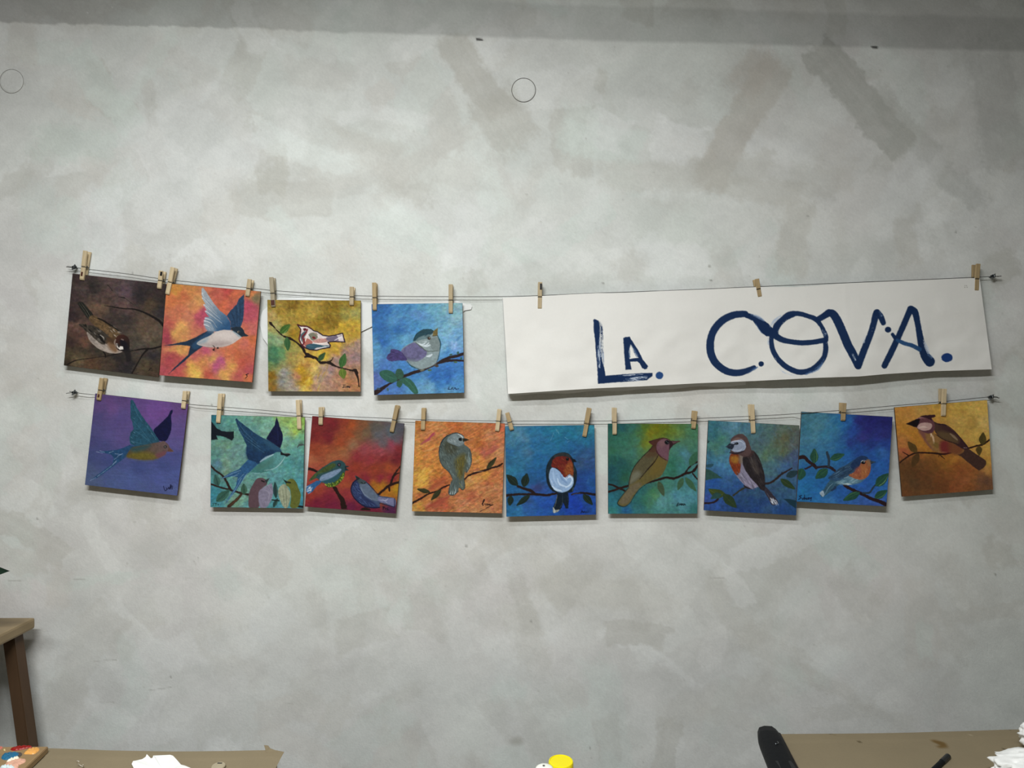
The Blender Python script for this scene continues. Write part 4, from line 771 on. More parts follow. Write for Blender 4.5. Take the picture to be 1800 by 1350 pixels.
def d_orange(p):
    p.bg([(200,200,'b0682c'),(400,220,'b87840'),(600,200,'b4602c'),(800,230,'b06838'),(1000,220,'b0603a'),(1150,250,'b05c3c'),(300,330,'b06c40'),(200,450,'b8803c'),(160,600,'b87830'),(300,520,'b87434'),(250,700,'b87838'),(900,300,'b46834'),(1000,320,'bc8058'),(1130,350,'b86c44'),(900,430,'ac602c'),(1100,460,'b06444'),(950,540,'a85844'),(1150,560,'bc7c50'),(880,600,'c08038'),(900,680,'bc7838'),(220,830,'cc9a38'),(260,780,'c89434'),(180,900,'c89838'),(300,900,'b87438'),(420,800,'b4702c'),(400,900,'a45230'),(450,880,'a04c2c'),(350,950,'a45030'),(150,1000,'b8803c'),(200,1060,'a85c34'),(180,1180,'c89438'),(300,1100,'b47838'),(450,1150,'a04c34'),(330,1170,'a04a34'),(600,1100,'b06c40'),(700,1150,'b8784c'),(800,1050,'a8583c'),(900,1000,'b87848'),(1000,900,'a85c3c'),(1100,820,'b0683c'),(1100,960,'b8784c'),(1000,1100,'b47044'),(1100,1180,'b07048'),(850,1200,'b87c4c'),(800,900,'c08844'),(950,820,'c08838'),(150,1220,'b48844')], tex=.16, warp=35, ts=(70,14), ang=-.5, eps=25)
    p.dabs([(140,180),(1190,200),(1160,1250),(110,1230)], 420, 90, 12, -.5, ['c88c50','a45430','d8a468','b8682c','d0a078','9c4a34','c08030'], .38, .25, 1)
    p.dabs([(220,420),(340,320),(360,340),(240,430)], 10, 70, 16, -.7, ['9c2c4c','a03c50'], .7, .15, 2); p.dabs([(930,560),(1080,470),(1100,520),(960,580)], 10, 90, 16, -.45, ['9c4440','a85048'], .6, .15, 3); p.dabs([(180,780),(290,740),(280,900),(180,940)], 20, 60, 26, -.9, ['d4a83c','d8b050'], .5, .3, 4)
    p.dabs([(270,1190),(420,1110),(560,1060),(440,1170)], 14, 120, 20, -.45, ['98402f','a44c38'], .6, .15, 5); p.dabs([(310,970),(440,870),(470,900),(350,970)], 12, 90, 22, -.55, ['9c4a2c','a45436'], .7, .15, 6)
    p.line([(100,1142),(200,1090),(290,1035),(400,1000),(460,960),(540,928)], [22,18,16,12,13,10], '24120f', jit=1.6); p.line([(715,870),(770,815),(860,780)], [10,14,18], '3c1c16', jit=1.5); p.line([(770,815),(860,780),(980,750),(1060,720),(1110,710),(1172,675)], [16,20,18,16,22,14], '24120f', jit=1.6)
    p.line([(830,760),(880,735),(900,745)], [8,12,6], '9c5444', a=.8); p.line([(830,775),(880,765),(940,770)], [3,7,3], 'e0b088', a=.7)
    for a, b, wd in [((310,1015),(155,978),54),((440,985),(318,1112),62),((985,735),(1100,600),56)]: p.leaf(a, b, wd, '2c2c18', mid='3f4424', hi='4a5028')
    p.poly([(415,540),(430,450),(480,370),(560,325),(630,312),(700,340),(725,390),(715,440),(780,500),(803,590),(795,690),(740,785),(725,770),(715,860),(725,950),(700,988),(660,960),(640,1000),(590,1048),(535,1035),(545,940),(575,850),(530,770),(460,710),(425,630)], '4c5a58', tex=.16)
    p.poly([(480,420),(560,400),(640,470),(600,560),(520,560),(470,500)], '3a3a2a', a=.7, soft=60, tex=.2); p.poly([(610,640),(700,560),(740,600),(720,720),(680,860),(640,800)], '5c5220', a=.85, soft=60, tex=.2)
    p.dabs([(440,460),(640,500),(640,820),(580,820),(450,680)], 70, 40, 7, 1.3, ['6f8484','2e3a3a','48585c','849a9c','202a2c'], .6, .5, 1); p.dabs([(730,560),(790,560),(780,720),(740,760)], 16, 70, 8, 1.5, ['7c9496','384848','90a4a6'], .6, .2, 2)
    p.dabs([(620,640),(700,640),(680,840),(640,800)], 26, 70, 8, 1.7, ['6e6420','8a7c24','463c18','3c4a3c'], .6, .3, 3)
    p.poly([(510,395),(560,335),(640,318),(705,350),(722,400),(700,450),(650,475),(590,450),(540,430)], '6c7c82', tex=.12); p.dabs([(520,390),(640,325),(700,360),(690,440),(600,440)], 40, 34, 7, .5, ['8c9ca2','55676c','a0aeb2'], .6, .7, 4)
    p.line([(640,320),(680,345),(700,370)], [5,12,5], 'c8ced0', a=.85); p.line([(600,455),(650,472),(700,450)], 5, '3c484c', a=.8)
    p.line([(415,540),(432,450),(480,370),(560,322),(632,310),(705,340)], [8,9,9,7,6], '1a2a34'); p.line([(415,540),(428,640),(470,715),(535,775),(575,850)], 6, '26343c'); p.line([(780,500),(803,590),(795,690),(740,785)], 6, '2c3c42'); p.line([(545,940),(533,1030),(590,1050),(645,1000)], 7, '26343c'); p.line([(660,960),(700,988),(725,950),(715,850)], 6, '2c3424')
    p.ell(670,386,24,20,'0b0c0e'); p.ell(690,382,8,8,'4a5458'); p.poly([(700,372),(730,372),(775,393),(735,410),(700,412)], '2c281c', sm=0); p.line([(705,392),(770,393)], 3, '14120c')
    for pts in [[(560,1000),(548,1035)],[(590,980),(575,1036)],[(618,960),(610,1020)],[(600,1000),(598,1036)]]: p.line(pts, [3,8,9], 'a8b8c0', a=.8)
    p.dabs([(560,850),(640,850),(620,1000),(560,1010)], 24, 70, 8, 1.75, ['6c8084','303c3e','4c5c5c'], .6, .2, 5); p.line([(685,880),(690,950)], [4,10,6], '9aa49c', a=.6); p.line([(655,900),(700,970)], [4,8,4], '8c8030', a=.6)
    for pts in [[(930,1150),(950,1105),(958,1110),(932,1160),(940,1172)],[(940,1172),(965,1150),(968,1170),(985,1150),(988,1170)],[(988,1170),(1000,1155),(1005,1170),(1015,1155),(1020,1168)],[(1020,1168),(1025,1155),(1018,1172),(1058,1160)],[(902,1245),(960,1215),(1060,1162)]]: p.line(pts, 6, '1c0f12')
    p.line([(932,1158),(955,1105)], 10, '1c0f12')
painting((710,715), [(135,165),(1200,198),(1165,1265),(95,1240)], d_orange, 'streaky orange square painting of a round grey bird, fourth on the lower wire', 8, lean=.003)

def d_robin(p):
    p.bg([(180,260,'3c7088'),(260,330,'4c7c90'),(360,380,'4a7890'),(200,400,'3c7088'),(450,290,'24688c'),(600,260,'1c6c8c'),(540,330,'2a6c94'),(750,260,'207088'),(900,300,'1c6c88'),(1050,260,'2a6c84'),(1130,260,'2c7c90'),(1100,400,'1f6484'),(800,400,'1c6888'),(450,430,'1c5c88'),(600,480,'1c6088'),(300,500,'2c6484'),(400,540,'3f6c8c'),(180,520,'24608a'),(200,660,'245878'),(300,620,'2c6888'),(250,730,'287090'),(170,760,'28708c'),(500,620,'1c6090'),(450,750,'205c90'),(550,800,'1c5488'),(900,480,'1c5c88'),(970,540,'205080'),(1100,560,'2c507c'),(1030,660,'30486c'),(1130,680,'2c4878'),(1080,800,'1c4484'),(1150,900,'1c4c8c'),(1000,900,'1c4088'),(450,880,'1c5080'),(500,960,'343c70'),(200,980,'1c5888'),(180,1120,'1f5480'),(170,1230,'20608c'),(300,1220,'2a6c98'),(420,1120,'2c4a7c'),(400,1200,'2858a0'),(520,1100,'1f509c'),(600,1180,'1c48a0'),(560,1250,'2054a0'),(700,1270,'1a4c94'),(900,1100,'14389c'),(1000,1180,'1438a0'),(950,1260,'163c98'),(1100,1120,'1c4494'),(1150,1250,'1c4490'),(340,1000,'205888'),(300,880,'205c88')], tex=.1, warp=45, ts=(60,22), ang=-.4, eps=30)
    p.dabs([(140,250),(1170,240),(1190,900),(1000,820),(500,560),(150,780)], 110, 70, 16, -.5, ['4a86a0','1c5c84','2c789c','184c78'], .25, .7, 1)
    for pts in [[(700,300),(660,400)],[(740,270),(760,320)],[(830,360),(870,390)],[(860,420),(885,405)],[(720,260),(740,300)]]: p.line(pts, [2,5,2], '9cc4d0', a=.6)
    p.line([(135,1055),(280,1040),(400,1040),(500,1040),(620,1050),(740,1025)], [26,22,20,26,24,20], '241310', jit=1.4); p.line([(270,945),(340,970),(420,995),(470,1030)], [22,26,30,26], '241310', jit=1.2); p.line([(910,1045),(960,1030),(1060,1025),(1190,1045)], [10,12,22,26], '1f1216', jit=1.4); p.line([(920,1045),(970,1028),(1010,1030)], [3,6,3], '6c6058', a=.7)
    for a, b, wd in [((270,935),(135,805),92),((340,950),(380,790),96),((190,1060),(175,1175),76),((415,1050),(255,1175),66),((1050,1040),(1158,1165),78)]: p.leaf(a, b, wd, '16241c', mid='2a3a2a', hi='2c3c28')
    p.poly([(740,1020),(870,1020),(878,1090),(870,1205),(840,1210),(810,1140),(790,1200),(740,1250),(690,1250),(695,1180),(725,1110)], '0e1c28', sm=0, tex=.2)
    p.line([(740,1050),(720,1150),(695,1210)], [4,7,4], '8a8478', a=.6); p.line([(800,1040),(800,1140),(770,1200)], [3,5,3], '4c5a60', a=.6); p.poly([(690,1195),(720,1225),(765,1220),(745,1248),(700,1262),(688,1235)], '9c988c', tex=.3); p.line([(695,1200),(715,1250)], [6,12,8], 'd0ccc0', a=.8)
    p.line([(860,1060),(870,1120)], [4,7,3], '2c4458', a=.7)
    p.poly([(605,820),(610,720),(640,640),(700,575),(790,540),(870,555),(920,610),(940,690),(970,760),(970,870),(940,970),(900,1020),(720,1015),(660,980),(620,910)], '121f26', tex=.2)
    p.dabs([(620,720),(670,640),(660,960),(620,900)], 14, 80, 6, 1.4, ['2c4450','0a1218','3c5058'], .6, .2, 1); p.dabs([(930,720),(965,780),(950,950),(920,980)], 12, 70, 6, 1.5, ['2c4c50','3c5a50','0a141c'], .7, .2, 2); p.line([(935,960),(920,1000)], [3,8,4], '9aa49c', a=.7)
    p.poly([(700,580),(790,545),(880,565),(900,600),(800,590),(720,620)], '2a2c2c', tex=.25)
    p.poly([(640,830),(660,740),(700,725),(760,760),(820,820),(900,800),(935,860),(920,940),(860,1000),(780,1018),(710,990),(665,930)], '8ca4c4', tex=.08)
    for pts, c in [([(680,940),(720,980),(790,1000)],'d8e0ea'),([(740,850),(770,920),(850,950)],'d0dae8'),([(850,850),(900,830),(920,870)],'e8ecf2'),([(690,760),(700,850),(740,930)],'a8bcd8'),([(840,960),(900,920),(920,870)],'dce4ee'),([(660,860),(690,930)],'c8d4e4'),([(770,800),(800,860),(860,910)],'6c88b0'),([(820,840),(850,870)],'f0f2f4')]: p.line(pts, [6,20,8], c, a=.7)
    p.poly([(670,700),(690,625),(750,590),(840,590),(900,620),(925,700),(930,800),(900,815),(890,790),(830,840),(790,790),(740,730),(700,725)], '6c1c14', tex=.2)
    p.poly([(850,690),(910,660),(930,760),(925,830),(890,800),(840,820),(820,760)], '94481c', a=.9, soft=30, tex=.2)
    p.dabs([(700,640),(890,640),(920,800),(830,820),(740,720)], 80, 40, 5, 1.1, ['8c2a18','54120f','a8501c','7c2014','b4682c'], .55, .5, 3)
    p.ell(860,620,20,19,'0c0b0c'); p.ell(857,610,6,5,'54545a'); p.poly([(915,620),(950,625),(970,655),(915,655)], '0c1216', sm=0); p.line([(870,650),(885,655)], [3,6,3], 'b0683c', a=.6)
    for pts in [[(1022,1262),(1035,1230),(1048,1260)],[(1025,1250),(1046,1248)],[(1055,1258),(1062,1240),(1070,1258)],[(1078,1240),(1080,1258),(1092,1244)],[(1098,1258),(1112,1248)]]: p.line(pts, 6, '0c1838', sm=0)
painting((870,715), [(120,232),(1180,215),(1200,1280),(135,1305)], d_robin, 'blue square painting of a red breasted white bellied bird, fifth on the lower wire', 9, lean=.006)

def d_green(p):
    p.bg([(180,240,'1c4c44'),(300,240,'1c4f54'),(420,260,'285c50'),(500,280,'3c6438'),(560,240,'4c641c'),(700,250,'6a6808'),(640,310,'706c10'),(800,250,'5c6410'),(900,290,'5c6c20'),(980,290,'5c7838'),(1000,240,'486c38'),(1080,250,'44704c'),(1150,300,'3c6c4c'),(600,420,'6a7018'),(560,470,'606c24'),(520,520,'406c48'),(450,400,'346850'),(300,420,'2c6450'),(200,400,'245848'),(170,520,'2a5c44'),(320,520,'346854'),(420,560,'34685c'),(200,620,'1f5448'),(260,680,'1c4c4c'),(180,760,'184850'),(300,780,'1c5048'),(340,840,'24543c'),(180,860,'184850'),(950,480,'3c7060'),(1100,420,'406c54'),(1150,520,'3c6c58'),(980,600,'366c5c'),(900,660,'28644c'),(1040,560,'44788c'),(1090,620,'3c6c70'),(900,760,'2a6450'),(1000,720,'34706c'),(1100,840,'3c7478'),(850,920,'3c7464'),(950,1050,'44808c'),(1130,1080,'44808c'),(1000,1150,'4c8490'),(800,1100,'4c8484'),(740,1150,'508888'),(650,1000,'386c48'),(600,940,'2c5c58'),(680,1060,'4c7c50'),(620,1140,'3c7054'),(560,1100,'2c6450'),(500,1200,'2c6468'),(480,1100,'245c58'),(180,1060,'1f5c6c'),(200,1150,'246474'),(180,1230,'2c706c'),(340,1220,'1c5480'),(450,980,'1c5464'),(200,980,'1c5058'),(700,1230,'3c7870'),(900,1230,'3c7470'),(1150,1230,'2c6460'),(540,960,'24605c')], tex=.09, warp=40, ts=(40,24), ang=1.2, eps=35)
    for pts, w_ in [([(130,920),(180,930),(250,965),(330,1000)],[16,16,18,16]),([(130,1010),(200,990),(270,965),(360,940)],[18,20,22,20]),([(580,905),(660,885),(740,860),(820,840),(900,852),(980,825),(1050,790),(1120,775),(1190,700)],[16,18,24,20,24,22,24,20,22]),([(1040,785),(1090,720),(1140,680),(1190,655)],[12,12,12,14]),([(1130,790),(1160,830),(1188,860)],[14,14,10]),([(1150,760),(1190,700)],[22,20])]: p.line(pts, w_, '22120f', jit=1.5)
    p.line([(200,985),(270,965)], [4,10,4], '4a2418', a=.7)
    for a, b, wd, c in [((1100,700),(1185,530),90,'2f5a40'),((1015,845),(955,990),70,'38583c'),((1045,840),(1175,1005),70,'34583c'),((725,885),(790,1062),74,'3c4c34')]: p.leaf(a, b, wd, c, mid=None)
    body = [(620,430),(615,410),(700,385),(780,372),(840,380),(870,402),(985,408),(900,450),(870,480),(850,540),(840,640),(820,700),(790,770),(740,835),(640,880),(550,930),(490,980),(430,1060),(380,1140),(330,1180),(270,1175),(240,1140),(290,1060),(370,960),(370,900),(395,810),(440,710),(520,610),(610,520),(655,465)]
    p.poly(body, '5c5028', tex=.1)
    p.poly([(375,930),(395,820),(440,710),(520,610),(620,520),(700,500),(730,570),(660,660),(590,760),(500,850)], '504830', tex=.12); p.poly([(385,910),(410,800),(470,760),(520,800),(470,860)], '6c6a58', a=.8, soft=45)
    p.poly([(290,1080),(380,950),(480,900),(520,930),(420,1050),(350,1150),(260,1150)], '645844', a=.8, soft=30, tex=.1); p.poly([(700,600),(800,640),(780,740),(700,800),(620,800)], '6a5420', a=.6, soft=60)
    p.poly([(620,430),(615,408),(700,385),(780,372),(830,380),(740,410),(700,460),(690,530),(640,540),(610,525),(655,465)], '45241c', tex=.12); p.poly([(620,520),(700,470),(720,570),(640,600),(560,590)], '4c3420', a=.7, soft=40)
    p.poly([(700,470),(725,410),(790,380),(850,395),(870,450),(850,540),(838,635),(780,600),(725,560)], '64404a', tex=.1); p.poly([(730,420),(790,390),(810,440),(760,480)], '745050', a=.7, soft=35); p.poly([(790,560),(840,560),(835,640)], '6a444e', a=.8, soft=20)
    p.line([(695,470),(705,530),(760,600),(835,640)], [6,9,9,6], '421c24'); p.line([(725,570),(680,650),(600,740),(550,800),(500,860)], [6,9,9,7,5], '20140e')
    p.line([(655,465),(610,520),(520,610),(440,710),(395,810),(370,930)], 7, '1c1814'); p.line([(615,415),(700,385),(790,370),(860,395)], 6, '30161a'); p.line([(370,960),(290,1060),(238,1140),(270,1178),(330,1182),(390,1140),(440,1055),(500,980),(580,920)], [5,8,9,9,8,7,7,6,6], '1c2c2c')
    p.ell(826,420,30,26,'0b0c10'); p.ell(820,410,7,6,'44484a'); p.ell(838,425,6,6,'6a6c6c'); p.poly([(850,400),(985,408),(905,450),(870,490),(850,520),(855,450)], '2a161a', sm=0); p.poly([(880,408),(980,410),(900,440)], '54383a', sm=0)
    for pts in [[(962,1142),(948,1160),(942,1180)],[(945,1162),(965,1158)],[(942,1180),(962,1172)],[(972,1172),(978,1152),(986,1168),(994,1150),(1000,1170)],[(1000,1170),(1006,1152),(1014,1168),(1020,1148),(1024,1170)],[(1026,1172),(1036,1148),(1046,1170)],[(1030,1164),(1044,1162)]]: p.line(pts, 6, '0e161a', sm=0)
painting((1050,715), [(125,200),(1195,203),(1187,1268),(128,1270)], d_green, 'green square painting of a brown crested bird, sixth on the lower wire', 10, lean=.003)

def d_greyblue(p):
    p.bg([(200,180,'2c5c68'),(350,180,'3c6878'),(430,200,'4c7484'),(560,200,'3c6474'),(700,220,'40646c'),(850,220,'44605c'),(1000,220,'4c5c50'),(1150,220,'50584c'),(1050,330,'58583c'),(980,400,'545c44'),(1130,400,'505450'),(1180,330,'4c5450'),(850,320,'445c5c'),(750,400,'40585c'),(900,480,'48604c'),(820,560,'506c50'),(1030,500,'50583c'),(1080,600,'3c4c5c'),(1150,560,'40506c'),(1180,640,'384c70'),(200,300,'2a5c64'),(300,350,'3c6c60'),(200,440,'3c6c5c'),(250,520,'3c6868'),(160,580,'2c5c70'),(340,600,'3c6c84'),(280,650,'387090'),(200,720,'30587c'),(380,720,'34648c'),(900,650,'40646c'),(860,760,'3f6068'),(1000,700,'345478'),(1050,660,'34547c'),(880,820,'34546c'),(200,860,'1c4480'),(130,930,'204c8c'),(400,850,'2c5078'),(480,900,'24487c'),(380,960,'204478'),(600,1000,'24405c'),(550,1080,'203c60'),(650,1060,'1f3c6c'),(720,1000,'2c4c68'),(780,1100,'1f3a68'),(900,950,'2c4864'),(1000,950,'2f5068'),(1050,880,'2c5074'),(1000,1040,'28486c'),(120,1060,'2c4484'),(150,1160,'24447c'),(300,1180,'1f3c70'),(500,1180,'1c386c'),(700,1180,'1c3a6c'),(850,1180,'2a4870'),(1000,1200,'1c3c70'),(1120,1230,'1c4070'),(1150,1010,'305474'),(240,1120,'24488c'),(560,940,'2c4870')], tex=.11, warp=45, ts=(26,60), ang=0, eps=30)
    p.dabs([(140,140),(1210,200),(1180,620),(820,640),(650,300),(140,700)], 90, 70, 18, 1.2, ['5c7c80','3c5c6c','54705c','6c7858','3a6880'], .22, .6, 1)
    p.poly([(105,655),(190,645),(188,672),(150,690),(105,680)], '1f3c44', a=.8); p.poly([(102,700),(170,725),(240,770),(305,815),(230,815),(102,840)], '25453c', tex=.15, sm=0)
    p.line([(90,1112),(160,1108),(210,1095),(250,1060)], [20,18,22,20], '23171a', jit=1.6); p.line([(430,1020),(490,975),(560,930),(600,920)], [16,16,16,14], '2c2c20', jit=1.4); p.line([(810,880),(880,865),(950,815),(1000,770),(1060,735),(1130,695)], [24,22,22,20,16,9], '2a1e1c', jit=1.4); p.line([(1000,770),(1010,740)], [12,8], '1f2028')
    p.leaf((335,1010), (135,945), 110, '33401c', mid='57601f', bend=-.1); p.leaf((310,1005), (470,1165), 110, '24351f', mid='35401f'); p.leaf((290,1010), (160,1060), 74, '22403c', bend=.08); p.leaf((990,825), (1165,945), 78, '25381f', mid='42481f'); p.leaf((1060,795), (1205,735), 84, '1f343a'); p.poly([(1028,1060),(1100,1062),(1178,1082),(1178,1180),(1110,1130)], '16303c', sm=0)
    p.poly([(800,910),(850,950),(900,1010),(960,1085),(955,1125),(890,1130),(850,1060),(815,1000),(790,950)], '2e2830', tex=.2); p.dabs([(880,1060),(950,1075),(955,1120),(895,1128)], 18, 40, 8, .9, ['e8eef4','b8c0cc','f4f6f8'], .8, .3, 1); p.line([(830,990),(870,1060)], [4,9,4], '6c6a78', a=.6)
    p.poly([(385,560),(420,500),(560,500),(620,560),(680,680),(740,800),(790,900),(720,920),(640,945),(580,910),(500,830),(430,730),(390,650)], '6c6674', tex=.1, col2='7c748a', g=((450,600),(620,900)))
    p.poly([(390,545),(440,510),(500,530),(520,640),(500,760),(460,770),(410,690),(385,620)], '6c2c14', tex=.25); p.poly([(400,560),(470,550),(500,590),(470,640),(410,620)], '8c5c1c', a=.9, soft=25, tex=.2); p.poly([(500,540),(560,540),(550,620),(500,640)], '6c5c4c', a=.8, soft=30)
    p.dabs([(420,640),(510,650),(510,740),(450,750)], 24, 50, 7, 1.4, ['8c2c14','74200f','a04c1c'], .6, .2, 2); p.dabs([(480,760),(560,760),(700,920),(600,920)], 40, 80, 7, .95, ['948c9c','54505c','a8a0ac','3c3844'], .5, .25, 3)
    p.poly([(540,600),(560,545),(620,500),(680,500),(730,560),(770,660),(800,770),(810,880),(800,960),(760,950),(700,880),(620,790),(560,690)], '241e20', tex=.25); p.poly([(640,580),(690,620),(740,740),(700,760),(650,660)], '4a4038', a=.7, soft=45); p.dabs([(600,560),(720,560),(800,860),(700,860)], 40, 90, 7, 1.1, ['3c3432','15100f','4c423c','5a5450'], .5, .2, 4)
    p.poly([(620,480),(680,500),(640,560),(590,560)], '3a2a28', a=.9, soft=20)
    p.poly([(400,365),(420,330),(480,292),(540,290),(590,330),(625,410),(645,480),(620,540),(560,560),(480,530),(400,500),(400,470)], '4a3634', tex=.12)
    p.poly([(405,470),(400,395),(440,370),(520,352),(570,390),(580,450),(550,490),(480,508),(425,495)], '7a8294', tex=.1); p.poly([(420,360),(480,330),(550,350),(520,352),(440,375)], '6a5048', a=.8, soft=10)
    p.line([(405,385),(450,372),(520,375),(560,410)], [6,10,8,4], 'b4bac8', a=.7); p.line([(560,400),(575,440),(550,485)], [5,10,5], '9ca4b4', a=.5); p.line([(430,480),(500,490),(550,450)], [6,14,6], 'a4aab8', a=.45)
    p.line([(390,510),(470,520),(560,490)], [10,22,8], '241a20', a=.9)
    p.poly([(338,440),(390,400),(430,410),(440,440),(415,475),(380,462)], '1c222e', sm=0, tex=.1); p.line([(345,440),(400,425)], [3,8,4], '5c6474', a=.6); p.ell(468,402,25,15,'101218'); p.line([(430,420),(470,402)], 9, '1a1c24'); p.ell(462,394,5,4,'8a90a0')
    p.line([(560,905),(600,930),(650,945)], [10,14,6], '241c1f'); p.line([(130,395),(130,360)], 6, '12241f'); p.line([(128,392),(148,372)], 6, '12241f')
painting((1225,720), [(135,128),(1218,188),(1178,1255),(82,1195)], d_greyblue, 'grey blue square painting of an orange throated bird, seventh on the lower wire', 11, lean=.006)

def d_deepblue(p):
    p.bg([(250,200,'34606c'),(400,200,'346474'),(200,350,'2c5c6c'),(350,300,'3c6c78'),(300,450,'3a6c7c'),(200,480,'38687c'),(450,400,'2c6480'),(600,250,'1f5c80'),(550,330,'2c6480'),(650,300,'1c5488'),(700,230,'1c4c84'),(760,350,'1c3a7c'),(850,250,'1f2060'),(1000,250,'1c1c58'),(1150,250,'1c1c54'),(950,350,'201f5c'),(1150,400,'242460'),(900,430,'2a2a68'),(1050,430,'24286a'),(750,500,'203070'),(850,560,'1a3c78'),(1000,500,'1c2c68'),(1150,520,'1c3478'),(650,520,'1f5080'),(500,550,'285c80'),(550,650,'1f5884'),(400,560,'2c6080'),(200,580,'2c5c74'),(220,850,'1c5080'),(700,620,'1a4c84'),(1050,620,'1c4880'),(1120,600,'28548c'),(1000,700,'1c4484'),(1100,750,'1c4c8c'),(250,980,'1a5888'),(180,1080,'1a5c88'),(400,980,'1a5084'),(320,1050,'1c588c'),(600,1100,'1c4c84'),(650,1060,'1c4888'),(300,1180,'1f5c90'),(500,1200,'285c8c'),(800,1000,'1c4888'),(900,1000,'1f4c90'),(950,1150,'2a5090'),(900,1200,'2c4c8c'),(700,1200,'24508c'),(1150,1020,'205490'),(1000,920,'1c4c8c'),(1050,1230,'304c8c')], tex=.09, warp=40, ts=(60,24), ang=-.6, eps=35)
    p.dabs([(170,140),(600,170),(640,560),(180,620)], 60, 70, 16, -.6, ['4c7c88','2c5c70','3f707c'], .25, .5, 1)
    for pts, w_ in [([(132,670),(190,665),(240,715),(310,765),(330,795)],[40,40,34,34,30]),([(330,790),(420,780),(490,785),(540,815),(565,835)],[24,24,30,28,16]),([(200,805),(250,785),(290,760)],[14,16,12]),([(480,775),(485,700),(462,610)],[24,26,26]),([(670,1000),(720,1030),(800,1070),(870,1100),(930,1130),(1000,1165),(1080,1190),(1165,1230)],[30,32,32,34,30,34,38,46]),([(890,1095),(970,1085),(1010,1030),(1035,1000)],[16,20,18,14])]: p.line(pts, w_, '241517' if w_[0] > 26 else '22303a' if w_[0] in (24, 16) and pts[0][0] in (480, 890) else '241a1e', jit=1.6)
    for a, b, wd, hi in [((310,740),(312,565),100,'5a7a40'),((500,690),(672,630),84,'4c7440'),((470,810),(325,920),110,'3f6428'),((170,800),(130,940),120,'2c5424'),((855,1085),(655,1180),90,'4a7a40'),((1040,1010),(1195,860),110,'7fa060'),((1030,1150),(1180,1060),90,'5c8a48')]: p.leaf(a, b, wd, '1c3f30', mid='2f5a34', hi=hi)
    p.poly([(380,1090),(430,1040),(480,960),(560,890),(640,900),(700,940),(600,1000),(540,1050),(460,1110),(400,1138)], '2a4858', tex=.2); p.poly([(375,1095),(410,1065),(430,1100),(415,1138)], '94a0a8', a=.8, tex=.2); p.line([(520,1060),(560,1030),(555,1015)], [20,24,10], '1c2c44', a=.9); p.line([(430,1120),(480,1030),(530,980)], [4,9,5], '6c8c98', a=.6)
    p.poly([(480,920),(540,860),(600,800),(700,750),(780,700),(840,660),(900,650),(950,675),(975,760),(960,860),(910,930),(850,970),(760,990),(660,990),(580,960)], '26425c', tex=.15)
    p.poly([(560,970),(640,930),(740,890),(860,930),(920,910),(850,970),(760,992),(640,992)], '50707c', a=.9, soft=25, tex=.2); p.dabs([(560,970),(700,900),(880,940),(760,985),(620,990)], 40, 60, 8, -.35, ['7c9ca4','34586c','a8b8b8'], .5, .3, 2); p.line([(650,985),(700,985),(755,990)], [4,12,4], 'c8ccc4', a=.7)
    p.poly([(475,920),(560,840),(640,790),(740,760),(800,780),(720,880),(640,910),(560,905)], '22384c', tex=.25); p.dabs([(500,900),(640,800),(780,760),(720,860),(600,900)], 40, 80, 6, -.6, ['3c5c74','141f30','50708a','1a2c4c'], .6, .2, 3)
    p.poly([(780,710),(840,660),(900,650),(950,672),(930,700),(870,710),(850,770),(780,810),(740,770)], '192c4c', tex=.2)
    p.poly([(720,880),(790,840),(850,770),(870,730),(930,705),(975,740),(978,830),(940,900),(860,935),(780,915)], '84482c', tex=.18); p.poly([(860,780),(930,770),(950,860),(880,900)], '94582c', a=.8, soft=40); p.poly([(800,800),(850,780),(860,840),(790,860)], '7c3830', a=.7, soft=30)
    p.dabs([(760,880),(860,780),(960,760),(940,890),(860,920)], 50, 30, 7, 1.2, ['a4683c','70381f','b07c48','8c4c30'], .5, .5, 4); p.poly([(930,700),(980,700),(985,760),(950,770)], '7c5434', a=.8, soft=15)
    p.ell(895,728,26,20,'0a0a0e'); p.line([(865,725),(885,708),(915,708)], [3,7,3], 'c8c4bc', a=.9); p.ell(905,722,5,4,'e0dcd4'); p.poly([(975,705),(1045,722),(985,750)], '1c2a34', sm=0); p.line([(985,725),(1030,723)], 4, '40505c')
    for pts in [[(160,1122),(135,1130),(150,1150),(125,1168)],[(165,1150),(172,1168),(185,1148)],[(195,1115),(192,1168),(200,1150),(212,1166)],[(220,1150),(215,1165),(232,1165),(235,1150)],[(255,1148),(240,1150),(245,1165),(255,1160)],[(275,1145),(262,1150),(268,1162),(278,1148),(268,1185)]]: p.line(pts, 8, '0a1028')
painting((1385,705), [(160,125),(1243,187),(1168,1250),(100,1192)], d_deepblue, 'deep blue square painting of an orange breasted bird, eighth on the lower wire', 12, dz=.0065, lean=.004)

